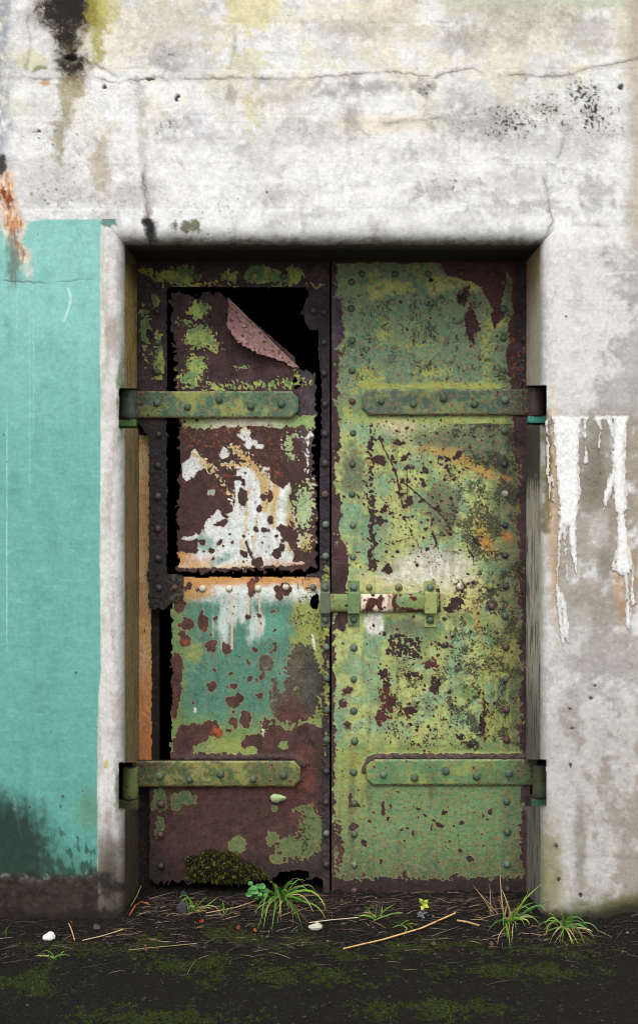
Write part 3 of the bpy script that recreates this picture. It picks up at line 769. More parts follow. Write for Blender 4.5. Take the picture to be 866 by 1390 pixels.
def lime(x0, y0, x1, y1, blobs):
    def fn(F):
        f = np.full(F.n, -99.0)
        wig = 2.6 * F.fbm(9, 71, 3, 0.6, 1.8) + 2.0 * F.fbm(3.5, 72, 2, .7, 1.6)
        for (pts, ws) in blobs:
            for (a, b, w0, w1) in zip(pts[:-1], pts[1:], ws[:-1], ws[1:]):
                ex, ey = b[0] - a[0], b[1] - a[1]
                t = np.clip(((F.x - a[0]) * ex + (F.y - a[1]) * ey) / (ex * ex + ey * ey), 0, 1)
                f = np.maximum(f, w0 + (w1 - w0) * t - np.hypot(F.x - a[0] - t * ex, F.y - a[1] - t * ey))
        f = f + wig
        f = np.minimum(f, F.y - 563.5 - 2.4 * F.fbm(14, 73, 3))
        mask = f > 0
        h = 0.0004 + 0.0045 * (1 - np.exp(-np.maximum(f, 0) / 4.5)) * (1 + 0.8 * F.fbm(5, 74, 3, 0.5, 2.2)) + 0.001 * F.fbm(2.5, 75, 2, .7, 2)
        h = h + 0.0015 * sstep(3, 1, F.y - 562)
        return mask, np.maximum(h, 0.0008), dict(thin=sstep(4.5, 0.3, f + 1.5 * F.fbm(7, 76, 3, .5, 2)))
    plate('lime_drip', x0, y0, x1, y1, -0.003, 0.008, fn, wall, 1.2, LIME)
lime(735, 558, 808, 900, [([(751, 566), (796, 566)], [4, 4]), ([(756, 566), (759, 640), (762, 690)], [6, 5, 4]), ([(770, 566), (771, 620), (769, 705)], [17, 14, 11]), ([(782, 566), (780, 620), (779, 690), (776, 712)], [6, 5, 7, 4]),
                          ([(764, 700), (759, 730), (757, 760), (756, 800), (761, 850), (766, 890)], [6, 2.2, 1.2, 2.0, 3.2, .8]), ([(776, 700), (778, 750), (782, 778)], [6, 5, .8]), ([(762, 805), (767, 850), (770, 872)], [3, 5, 1.2]),
                          ([(793, 566), (794, 600), (794, 614)], [3, .7, .6]), ([(794, 614), (794, 626)], [2.2, 3]), ([(742, 572), (744, 640), (747, 700)], [1.6, 2.2, .4]), ([(748, 640), (752, 690)], [1.2, .6]),
                          ([(784, 640), (786, 664), (783, 690)], [1.5, 3, 2]), ([(757, 806), (757, 826)], [3, 2]), ([(764, 706), (768, 760), (769, 790)], [3, .8, .6]), ([(760, 855), (757, 872)], [2.4, 1.2])])
lime(798, 558, 866, 862, [([(812, 567), (852, 566)], [4, 3]), ([(811, 568), (815, 582)], [5, 2]), ([(826, 570), (832, 590), (836, 612)], [4, 3, 2]), ([(842, 568), (838, 620), (841, 690)], [10, 8, 8]), ([(849, 568), (846, 630), (848, 690)], [2.5, 2.5, 3.5]),
                          ([(832, 640), (824, 670), (819, 692)], [4, 5, 1.5]), ([(842, 690), (845, 740), (845, 770)], [5, 8, 11]), ([(836, 750), (832, 772)], [3, 2]), ([(853, 745), (857, 778)], [3, 2]),
                          ([(848, 772), (850, 800), (852, 830), (853, 848)], [3, 2.2, 3.5, 4]), ([(857, 776), (857, 795), (859, 818)], [1.6, 2.4, 3.2]), ([(849, 790), (853, 806)], [1, 1]), ([(813, 586), (813, 598)], [.7, .7]), ([(813, 598), (813, 607)], [2, 2.4])])

# ================================================================== GROUND
def ground_h(X, Y, fld):
    n1 = fld.fbm(60, 81, 4); n2 = fld.fbm(16, 82, 4); n3 = fld.fbm(6, 83, 3)
    base = -0.062
    bank = sstep(-0.13, 0.02, Y + 0.03 * n1) * 0.048 - sstep(0.12, 0.36, Y) * 0.022
    lip = sstep(1.0, 1.16, X) * sstep(-0.16, 0.0, Y) * 0.02
    h = base + bank + lip + 0.006 * n1 + 0.005 * n2 * (0.5 + sstep(-0.2, 0.1, Y)) + 0.0035 * n3 + 0.012 * sstep(-0.05, 0.1, Y) * np.maximum(n2, 0)
    return h
def make_ground():
    m, nt, p = new_mat('dark_mossy_soil'); L = nt.links
    pos = N(nt, 'ShaderNodeTexCoord').outputs['Object']
    nf = noise(nt, 130, 5, 0.7, pos); nm = noise(nt, 24, 5, 0.65, pos)
    ms = attr(nt, 'moss').outputs['Fac']
    soil = mix_col(nt, maprange(nt, nf, 0.35, 0.7), (0.004, 0.0035, 0.003), (0.017, 0.014, 0.011))
    soil = mix_col(nt, maprange(nt, nm, 0.55, 0.75, 0, .6), soil, (0.026, 0.020, 0.015))
    moss = mix_col(nt, maprange(nt, nf, 0.35, 0.7), (0.006, 0.011, 0.002), (0.050, 0.062, 0.008))
    t = maprange(nt, math_n(nt, 'ADD', ms, math_n(nt, 'MULTIPLY', math_n(nt, 'SUBTRACT', nf, .5), .7)), 0.35, 0.6)
    bounce_yard = attr(nt, 'bounce_yard').outputs['Fac']
    bounce_grv = mix_col(nt, maprange(nt, nf, 0.3, 0.7), (0.11, 0.105, 0.095), (0.30, 0.29, 0.27))  # pale gravel out of view, added to bounce light into the recess
    L.new(mix_col(nt, bounce_yard, mix_col(nt, t, soil, moss), bounce_grv), p.inputs['Base Color']); p.inputs['Roughness'].default_value = 0.88
    p.inputs['Specular IOR Level'].default_value = 0.2
    L.new(bump(nt, math_n(nt, 'ADD', nf, nm), 0.012, 0.8), p.inputs['Normal'])
    return m
MOSS_SPOTS = [(-.15, -.13, .35, .05), (.3, -.17, .25, .05), (-.9, -.16, .3, .04), (.75, -.2, .3, .05), (-.45, -.32, .4, .06), (-0.32, -0.07, .16, .05), (-0.6, -0.14, .2, .04), (0.48, -0.13, .22, .06), (-0.75, -0.22, .3, .06), (0.1, -0.25, .3, .05), (0.95, -0.1, .2, .03), (-0.1, -0.45, .5, .08),
              (0.7, -0.4, .4, .08), (-0.95, -0.5, .3, .1), (0.35, -0.7, .4, .08), (-0.5, -0.75, .4, .07)]
def moss_amount(X, Y, fld):
    r = np.zeros(len(X))
    for a, b, c, d in MOSS_SPOTS:
        r = np.maximum(r, 1 - np.sqrt(((X - a) / c) ** 2 + ((Y - b) / (d * 1.9)) ** 2) + 0.9 * fld.fbm(40, 85, 4))
    r = r + .9 * fld.fbm(9, 84, 4) * (r > .05) - .15
    return np.clip(r, 0, 1)
def build_ground():
    xs = axis(-1.32, 1.32, 0.006, -150, 150, 22); ys = axis(-0.95, 0.46, 0.006, -150, 150, 22)
    gx, gy = np.meshgrid(xs, ys[::-1])
    X = gx.ravel(); Y = gy.ravel(); fld = Field(X / S, Y / S)
    Z = ground_h(X, Y, fld)
    me = mesh_np('ground', np.stack([X, Y, Z], -1), grid_faces(len(ys), len(xs)).reshape(-1, 4))
    put_attr(me, 'moss', np.where(np.abs(X) < 1.6, moss_amount(X, Y, fld), 0.3))
    put_attr(me, 'bounce_yard', sstep(-1.05, -1.6, Y + .1 * fld.fbm(60, 81, 4)))  # unseen ground nearer the camera turns pale as added bounce
    tag(link('ground', me, make_ground()), kind='structure')
build_ground()
def gz(x, y):
    fld = Field(np.array([x / S]), np.array([y / S]))
    return float(ground_h(np.array([x]), np.array([y]), fld)[0])
def on_ground(px, py):
    """Where a sight line at survey position px, py meets the soil."""
    lo, hi = -0.9, 0.36
    for _ in range(24):
        mid = (lo + hi) / 2; p = PW(px, py, mid)
        if p.z > gz(p.x, p.y): lo = mid
        else: hi = mid
    p = PW(px, py, (lo + hi) / 2); p.z = gz(p.x, p.y)
    return p

# ================================================================== DOOR FRAME
YD = 0.37                    # front of the door leaves
KD = (DIST + YD) / DIST
def dx(px): return (px - 433) * S * KD
def dz(py): return ZC + (695 - py) * S * KD
BARE = lin(74, 50, 48)
def bare_mix(F, a=lin(78, 55, 54), b=lin(48, 36, 38), sc=30, seed=301):
    return mixc(np.tile(a, (F.n, 1)), b, sstep(-0.2, 0.5, F.fbm(sc, seed, 4)))

frame = empty('door_frame', (0, YD + 0.05, 0))
tag(frame, 'rusted steel frame standing in the concrete opening behind the two door leaves', 'door frame')
def jamb_fn(F):
    n = F.fbm(20, 311, 4, 0.5, 3); n3 = F.fbm(6, 312, 3)
    c = np.tile(lin(200, 158, 104), (F.n, 1))
    c = mixc(c, lin(206, 182, 138), sstep(-.1, 0.3, n) * 0.8)
    c = mixc(c, lin(186, 96, 34), sstep(840, 1010, F.y) * 0.7)
    edge = F.box(187, 590, 206, 1034, raw=True) + 2.6 * F.fbm(12, 313, 3) + 1.2 * n3
    field = np.maximum(-edge / 3, 1.6 * F.fbm(9, 316, 4, .35, 3.5) + .5 * n3 - 1.1)
    field = np.where(F.y < 588 + 6 * n3, 1.5, field)
    return np.ones(F.n, bool), 0.0015 * n + 0.002 * n3, dict(paint=c, bare=np.tile(lin(26, 22, 20), (F.n, 1)), field=np.clip(field, -2, 2), pit=np.full(F.n, .05))
plate('frame_post', 176, 345, 216, 1222, YD + 0.055, 0.04, jamb_fn, frame)
def jamb_fn2(F):
    n3 = F.fbm(6, 322, 3)
    return np.ones(F.n, bool), 0.002 * n3, dict(paint=np.tile(lin(60, 45, 42), (F.n, 1)), bare=np.tile(lin(34, 28, 27), (F.n, 1)), field=np.clip(n3, -1, 1), pit=np.full(F.n, .3))
plate('frame_post', 702, 345, 728, 1222, YD + 0.055, 0.04, jamb_fn2, frame, 3)
def head_fn(F):
    n3 = F.fbm(6, 323, 3)
    return np.ones(F.n, bool), 0.002 * n3, dict(paint=np.tile(lin(44, 36, 34), (F.n, 1)), bare=np.tile(lin(26, 23, 23), (F.n, 1)), field=np.clip(n3, -1, 1), pit=np.full(F.n, .3))
plate('frame_head', 180, 343, 724, 368, YD + 0.05, 0.04, head_fn, frame, 3)

# ================================================================== DOOR LEAVES
Y_ = lin(172, 184, 92); YB = lin(196, 204, 112); G1 = lin(84, 118, 76); G2 = lin(66, 94, 74); TE = lin(104, 160, 132); CREAM = lin(232, 232, 214)
DKB = lin(40, 35, 40)

def right_leaf(F):
    x, y = F.x, F.y
    n1 = F.fbm(46, 401, 4); n2 = F.fbm(18, 402, 4); n3 = F.fbm(7, 403, 3); vs = F.fbm(24, 404, 4, 0.6, 3.0); nn = F.fbm(4, 405, 2)
    c = np.tile(lin(106, 146, 92), (F.n, 1))
    c = mixc(c, lin(92, 126, 98), sstep(560, 520, y) * 0.8)
    c = mixc(c, Y_, sstep(-0.02, 0.30, n1 * 0.6 + n2 * 0.8) * 0.75)
    mid = sstep(562, 580, y) * sstep(1022, 990, y)
    c = mixc(c, lin(186, 202, 126), mid * sstep(-0.35, 0.15, n1 + 0.4 * n2 + 0.12) * 0.9)
    c = mixc(c, lin(118, 178, 146), mid * sstep(0.0, 0.35, F.fbm(40, 406, 3) + 0.3 * vs) * 0.65)
    c = mixc(c, TE, sstep(-8, 10, F.blobs([(507, 728, 24, 30), (468, 700, 12, 30), (528, 590, 30, 10), (506, 905, 12, 60), (617, 895, 14, 40), (622, 975, 16, 18), (560, 860, 20, 8), (461, 975, 12, 40)]) + 5 * n3) * 0.7)
    # darker old coat showing
    dk = F.blobs([(632, 600, 60, 22), (600, 690, 22, 34), (655, 625, 30, 20), (480, 640, 16, 30), (545, 850, 40, 8)])
    c = mixc(c, lin(70, 98, 80), sstep(-10, 6, dk + 8 * n3 + 6 * n2) * 0.85)
    c = mixc(c, lin(62, 92, 68), sstep(640, 690, x + 16 * vs + 8 * n2) * sstep(560, 600, y) * sstep(1030, 1000, y) * 0.8)
    c = mixc(c, Y_, sstep(640, 655, x) * sstep(-0.05, 0.25, vs) * sstep(820, 860, y) * sstep(1022, 1000, y) * 0.8)
    # fresh yellow-green blotches, top
    yb = F.blobs([(528, 391, 34, 11), (512, 398, 12, 12), (592, 385, 16, 15), (612, 385, 22, 8), (640, 388, 12, 8), (672, 440, 16, 10)])
    yw = F.blobs([(500, 512, 26, 18), (480, 528, 20, 8), (660, 475, 10, 50), (520, 450, 12, 24), (560, 470, 30, 8), (585, 505, 30, 12), (570, 365, 20, 8), (505, 372, 20, 8), (466, 470, 6, 20)])
    ns = F.fbm(5, 441, 3)
    c = mixc(c, lin(108, 146, 112), sstep(560, 530, y) * sstep(350, 370, y) * .75)
    c = mixc(c, YB * 0.9, sstep(-2, 4, np.maximum(yb, -14) + 6 * n3 + 4 * nn) * 0.9)
    c = mixc(c, Y_, sstep(-1, 5, np.maximum(yw, -9) + 12 * ns + 7 * n3 - 2) * sstep(565, 540, y) * 0.85)
    c = mixc(c, lin(60, 82, 70), sstep(.15, .4, F.fbm(9, 442, 4) + .3 * n2) * sstep(560, 540, y) * .7)
    c = mixc(c, lin(176, 186, 84), sstep(-2, 3, F.box(490, 519, 680, 529) + 3 * n3) * 0.85)
    c = mixc(c, lin(164, 182, 92), sstep(-2, 3, F.box(480, 566, 690, 577) + 3 * n3) * 0.7)
    # lower, smoother coat
    lo = sstep(1058, 1074, y)
    c = mixc(c, lin(102, 142, 96), lo * 0.8)
    c = mixc(c, lin(84, 132, 110), lo * sstep(0.05, 0.4, n2 + 0.4 * n1) * 0.6)
    c = mixc(c, lin(116, 150, 96), lo * sstep(0.1, 0.45, F.fbm(26, 407, 4)) * 0.5)
    c = mixc(c, lin(76, 110, 82), lo * sstep(676, 682, x) * 0.6)
    c = mixc(c, lin(150, 166, 84), sstep(1012, 1020, y + 4 * n3) * sstep(1034, 1026, y) * 0.5)
    c = mixc(c, lin(150, 164, 90), sstep(504, 492, x) * sstep(1016, 1030, y) * sstep(1130, 1080, y) * 0.6)
    # whitened patches
    c = mixc(c, CREAM, sstep(-10, 10, F.blobs([(588, 768, 50, 22), (552, 786, 44, 14), (582, 778, 18, 22), (620, 790, 26, 16)]) + 7 * n3) * 0.97)
    c = mixc(c, lin(240, 240, 232), sstep(-3, 4, F.blobs([(508, 846, 13, 18), (582, 783, 7, 10)]) + 2 * n3) * 0.95)
    c = mixc(c, lin(222, 214, 172), sstep(-6, 8, F.blobs([(540, 578, 26, 9), (540, 582, 14, 12)])) * 0.8)
    c = mixc(c, lin(214, 206, 130), sstep(-8, 10, F.blobs([(508, 792, 18, 12), (636, 806, 30, 22), (545, 797, 40, 6)]) + 4 * n3) * 0.7)
    # ochre rust bleed
    c = mixc(c, lin(206, 168, 74), sstep(-5, 5, F.blobs([(655, 640, 24, 8, 22), (624, 622, 26, 9, 25), (586, 612, 26, 6), (656, 730, 10, 24, -20), (648, 836, 5, 18)]) + 4 * n3) * 0.75)
    c = mixc(c, lin(222, 130, 44), sstep(-3, 4, F.blobs([(688, 648, 9, 4, 20), (690, 728, 10, 6), (661, 738, 4, 10, -30), (505, 626, 4, 5)]) + 3 * n3) * 0.85)
    # green-black towards the hanging edge, darker green towards the foot
    c = mixc(c, lin(46, 66, 50), sstep(668, 706, x + 10 * n2) * sstep(1070, 900, y) * 0.5)
    c = mixc(c, lin(66, 84, 60), sstep(1120, 1200, y + 24 * vs + 10 * n3) * .7)
    c = mixc(c, lin(74, 84, 54), lo * sstep(.1, .5, F.fbm(14, 443, 4, .5, 4) + .2 * n3) * .35)
    # vertical grime
    c = mixc(c, lin(84, 92, 62), sstep(0.15, 0.5, vs) * 0.35 * mid)
    c = mixc(c, lin(70, 74, 52), sstep(-3, 2, F.blobs([(500, 1085, 4, 24), (478, 1110, 4, 90), (586, 1074, 4, 14)])) * 0.5)
    # ---------------- where the paint is gone
    fd = np.full(F.n, -2.0)
    def add(sd, k=5.0):
        nonlocal fd
        fd = np.maximum(fd, sd / k)
    add(x - 704 + 8 * n2 + 7 * n3 + 5 * nn - 3 * sstep(700, 900, y) + 10 * sstep(560, 480, y) * np.maximum(n2, 0))
    add(357 - y + 4 * n2)
    add(F.poly([(582, 340), (730, 340), (730, 470), (700, 470), (694, 392), (688, 360), (683, 400), (682, 425), (672, 452), (668, 430), (662, 405), (655, 392), (640, 380), (610, 376)]) + 1.5 * n3)
    add(F.blobs([(628, 405, 6, 14), (634, 395, 5, 12), (640, 440, 10, 30)]) + 5 * nn - 1.5)
    add(F.blobs([(700, 480, 12, 60), (704, 560, 8, 80)]) + 4 * n3)
    # meeting edge
    add(454 - x + 6 * n2 + 5 * n3 + 3 * nn + 3 * sstep(600, 560, y))
    add(F.blobs([(457, 440, 8, 40), (456, 590, 6, 40), (455, 700, 8, 34), (460, 775, 13, 46), (464, 842, 10, 16)]) + 4 * n3)
    add(F.blobs([(470, 938, 8, 8), (465, 955, 6, 6), (472, 985, 6, 6), (460, 1150, 6, 36), (458, 1122, 6, 5)]) + 4 * nn - 1)
    # foot
    add(y - 1192 + 8 * n2 + 6 * n3 + 6 * nn, 4)
    # chips
    st = F.blobs([(504, 600, 3.5, 20), (504, 650, 3, 22), (505, 700, 5, 40), (505, 730, 5, 34), (505, 766, 7, 9), (502, 752, 6, 10)])
    add(st + 5 * nn + 2 * n3 - 1, 3)
    add(F.blobs([(517, 708, 6, 8), (512, 624, 9, 4.5), (519, 628, 3, 3), (504, 604, 4, 4), (516, 595, 3, 3), (538, 603, 8, 2.6, 10), (535, 611, 3, 2), (549, 621, 3, 3.5), (538, 626, 4, 3), (533, 619, 2, 4),
                 (554, 635, 4, 3), (578, 638, 5, 4), (536, 637, 3, 4), (545, 652, 3, 3), (575, 657, 3, 4), (573, 651, 3, 3), (522, 692, 8, 2.5, -35), (556, 680, 6, 5), (550, 687, 4, 3), (572, 680, 5, 2.5, -20),
                 (548, 703, 3, 3), (578, 718, 3, 2.5), (580, 747, 3.5, 3), (532, 697, 3, 2), (594, 690, 3, 6, -40), (587, 705, 2.5, 3), (585, 712, 2, 3), (590, 732, 1.6, 8), (590, 741, 2, 3), (527, 773, 7, 3), (524, 770, 3, 4),
                 (621, 618, 9, 3.5, -35), (606, 622, 3, 3), (607, 634, 4, 3), (648, 735, 2.4, 14, -55), (638, 755, 1.2, 14, -15), (612, 724, 4, 3), (555, 618, 2, 3), (597, 622, 3, 4)]) + 1.2 * nn, 2.2)
    for pts, w in (([(523, 612), (537, 640), (547, 690)], .9), ([(548, 655), (570, 674), (600, 700), (612, 720)], 1.0), ([(515, 595), (522, 612)], .8), ([(549, 705), (560, 725), (573, 752)], .5), ([(552, 640), (552, 690)], .6), ([(520, 742), (555, 730)], .6)):
        add(F.line(pts, w, 1.5, 6) + 0.4 * nn, 2.0)
    fine = sstep(-40, 12, F.blobs([(560, 650, 70, 90), (620, 700, 60, 60), (650, 850, 40, 70), (560, 945, 60, 70)]))
    add(F.dots(4.2, .4, 1.3, .62 * fine + .08, 425), 1.4)
    dz1 = sstep(-24, 10, F.blob(555, 650, 62, 84)); dz2 = sstep(-16, 10, F.blob(562, 948, 46, 62)); dz3 = sstep(-20, 10, F.blob(640, 800, 30, 40))
    add(F.dots(7, .5, 2.4, 0.34 * dz1 + 0.55 * dz2 + 0.08 * mid + 0.05 + 0.3 * dz3 * sstep(800, 830, y), 421), 2.0)
    add(F.dots(13, .8, 3.4, 0.26 * dz1 + 0.5 * dz2 + 0.05, 431), 2.4)
    add(F.dots(11, .5, 2.2, 0.14 * sstep(1075, 1090, y) * sstep(1188, 1170, y), 433), 2.2)
    add(F.dots(5, .35, 1.1, .22 * sstep(1072, 1090, y), 437), 1.5)
    add(np.minimum(F.box(523, 861, 572, 893), 4) - 3.2 + 6 * nn + 2 * n3, 2.6)
    add(F.blobs([(521, 915, 8, 8), (585, 902, 12, 7), (600, 875, 14, 5), (560, 918, 14, 4), (530, 955, 10, 12), (518, 972, 9, 10), (590, 930, 8, 14), (524, 940, 5, 30), (556, 965, 12, 8)]) + 6 * nn + 2 * n3 - 1.5, 2.6)
    add(F.blobs([(617, 820, 11, 8), (608, 826, 7, 5), (668, 822, 4, 4), (590, 800, 6, 3), (636, 792, 6, 2)]) + 4 * nn, 2.6)
    add(F.blobs([(655, 985, 8, 24), (640, 1012, 10, 8), (656, 970, 5, 40), (625, 1000, 10, 8)]) + 6 * nn + 3 * n3 - 3, 2.6)
    add(F.blobs([(520, 1098, 2.5, 8), (532, 1095, 2, 3), (525, 1108, 2, 3), (596, 1120, 7, 3, 25), (588, 1112, 4, 3), (585, 1125, 2, 5), (546, 1126, 2, 2), (553, 1126, 2, 2), (560, 1130, 2, 5), (495, 1146, 3, 5), (638, 1166, 4, 5), (626, 1155, 2.5, 4),
                 (568, 1098, 3, 2), (575, 1106, 3, 2), (548, 1186, 3, 5), (604, 1104, 4, 2), (664, 1102, 3, 4), (625, 1115, 3, 3), (518, 1168, 2, 3), (480, 1122, 7, 7), (476, 1085, 4, 10)]) + 0.8 * nn, 2.0)
    bare = bare_mix(F)
    bare = mixc(bare, lin(92, 58, 58), sstep(-6, 4, F.poly([(582, 355), (700, 355), (690, 470), (660, 420), (600, 380)])) * 0.7)
    bare = mixc(bare, lin(90, 82, 104), sstep(-6, 4, F.blobs([(455, 430, 12, 45)])) * 0.6)
    bare = mixc(bare, lin(70, 50, 54), sstep(700, 708, x) * 0.8)
    bare = mixc(bare, lin(60, 56, 66), sstep(698, 704, x) * sstep(540, 500, y) * 0.7)
    bare = mixc(bare, lin(188, 96, 44), sstep(.25, .5, n3 + .2 * nn) * sstep(690, 700, x) * sstep(440, 470, y) * sstep(560, 540, y) * 0.7)
    bare = mixc(bare, lin(54, 40, 37), sstep(560, 600, y) * sstep(480, 500, x) * sstep(690, 660, x) * 0.75)
    bare = mixc(bare, lin(104, 48, 40), sstep(-4, 5, F.blobs([(585, 902, 16, 10), (530, 960, 26, 30)])) * 0.5)
    bare = mixc(bare, lin(48, 36, 34), sstep(1186, 1200, y) * 0.8)
    bare = mixc(bare, lin(52, 46, 48), sstep(364, 350, y) * 0.8)
    pit = 0.34 + 0.26 * sstep(385, 400, y) * sstep(540, 510, y) * sstep(-1, -6, yb) + 0.3 * n2
    pit = np.where((y > 575) & (y < 1020), 0.38 + 0.45 * sstep(585, 640, x) + 0.3 * n1 + 0.3 * dz2, pit)
    pit = pit * (1 - 0.8 * sstep(-6, 4, F.blobs([(585, 770, 46, 20), (508, 846, 13, 18)]))) * (1 - 0.55 * lo)
    h = 0.0014 * n2 + 0.001 * n3 + 0.0012 * nn + 0.0028 * (sstep(493, 489, x) + sstep(678, 681, x))
    h = h + 0.003 * np.abs(nn) * sstep(0, .6, fd) + sstep(696, 704, x) * sstep(560, 520, y) * 0.006 * (n3 + nn)
    # pack rust heaved up along the lower strap
    rg = np.maximum(F.line([(494, 1046), (500, 1032), (510, 1027), (720, 1027)], 4.5, 2, 7), -9)
    h = h + 0.012 * sstep(-1.5, 3, rg) * (0.8 + 0.5 * n3)
    rgm = sstep(-1, 2.5, rg)
    fd = np.maximum(fd, rgm * 1.3 - 0.4 + 0.5 * n3); bare = mixc(bare, lin(92, 80, 72), rgm * 0.8)
    return np.ones(F.n, bool), h, dict(paint=c, bare=bare, field=np.clip(fd, -2, 2), pit=np.clip(pit, 0, 1))

def left_frame(F):
    x, y = F.x, F.y
    n1 = F.fbm(46, 501, 4); n2 = F.fbm(18, 502, 4); n3 = F.fbm(7, 503, 3); nn = F.fbm(4, 505, 2)
    jag = 2.0 * n3 + 1.2 * nn + 1.4 * n2
    top = 390.5 - y + 0.8 * nn
    lst = np.minimum(np.minimum(x - (182 + 20 * sstep(560, 600, y)), 227 + 1.2 * nn - x), 826 - y + 2 * nn)
    lst = np.minimum(lst, x - 182 + 0.4 * nn)
    lst = np.where(y > 568, lst + jag * 0.8, lst)
    lst = np.where(y > 830, -9, lst)
    brk = F.poly([(202, 775), (248, 782), (252, 812), (238, 818), (204, 828)]) + nn
    mst = x - (431.5 + 4 * sstep(470, 520, y) - 2.5 * sstep(600, 640, y) + 4 * sstep(782, 800, y) + 1.2 * n3 + 2.2 * sstep(0.1, .5, n2))
    gus = F.blobs([(430, 422, 19, 26), (436, 400, 18, 22), (440, 390, 24, 18)]) + 1.4 * nn
    crn = F.blob(428, 775, 20, 16, raw=True)
    cut = F.blob(405, 742, 29, 30, raw=True)
    crn = np.where(cut > 0, -5, crn)
    m = np.maximum.reduce([top, lst, brk, mst, gus]); m = np.where((y > 745) & (y < 784) & (x > 415) & (x < 440), np.maximum(m, np.minimum(y - 776 - (432 - x) * 0.2, 3)), m)
    mask = (m > 0)
    c = np.tile(lin(92, 118, 70), (F.n, 1))
    c = mixc(c, lin(160, 172, 72), sstep(-0.15, 0.25, n2 + 0.4 * n3 + .1) * 0.85)
    c = mixc(c, lin(70, 118, 78), sstep(-2, 2, F.blobs([(197, 450, 5, 22), (345, 365, 14, 20), (372, 380, 10, 12)])) * 0.8)
    c = mixc(c, lin(176, 140, 50), sstep(-1, 2, F.blobs([(203, 400, 3, 12), (204, 480, 2.5, 24)])) * 0.8)
    good = F.blobs([(244, 374, 28, 13), (204, 370, 16, 6), (216, 378, 10, 8), (312, 376, 11, 9), (352, 372, 20, 15), (398, 373, 15, 16), (380, 376, 26, 10), (197, 450, 6, 40), (214, 462, 6, 16), (216, 492, 9, 26), (212, 408, 6, 10), (262, 387, 50, 4), (400, 388, 40, 3)]) + 6 * n3 + 5 * nn - 1.5 - 3 * sstep(366, 356, y)
    lowg = F.blobs([(443, 815, 10, 60), (443, 930, 6, 60), (443, 1005, 5, 24), (440, 860, 8, 30)]) + 6 * nn + 3 * n3 - 3
    fd = -np.maximum(good, lowg) / 4
    bare = bare_mix(F, lin(66, 56, 60), lin(46, 38, 42), 26, 511)
    bare = mixc(bare, lin(84, 62, 62), sstep(0, .4, n1) * sstep(395, 380, y) * 0.8)
    bare = mixc(bare, lin(42, 37, 38), sstep(540, 590, y) * sstep(300, 240, x) * 0.9)
    bare = mixc(bare, lin(44, 40, 46), sstep(420, 430, x) * sstep(395, 420, y) * sstep(800, 780, y) * 0.85)
    bare = mixc(bare, lin(104, 88, 66), sstep(-.1, .4, n3) * sstep(228, 236, x) * sstep(300, 270, x) * sstep(770, 782, y) * 0.8)
    bare = mixc(bare, lin(52, 46, 42), sstep(800, 840, y) * sstep(420, 430, x) * 0.6)
    bare = mixc(bare, lin(46, 38, 40), sstep(365, 350, y) * .8)
    crust = sstep(560, 590, y) * sstep(300, 240, x) + sstep(412, 420, x) + sstep(200, 190, x) * 0.7
    h = 0.0012 * n2 + 0.0015 * n3 + 0.0035 * (n3 + 0.8 * nn) * np.clip(crust, 0, 1)
    return mask, h, dict(paint=c, bare=bare, field=np.clip(fd, -2, 2), pit=np.clip(.4 + .2 * n2, 0, 1))

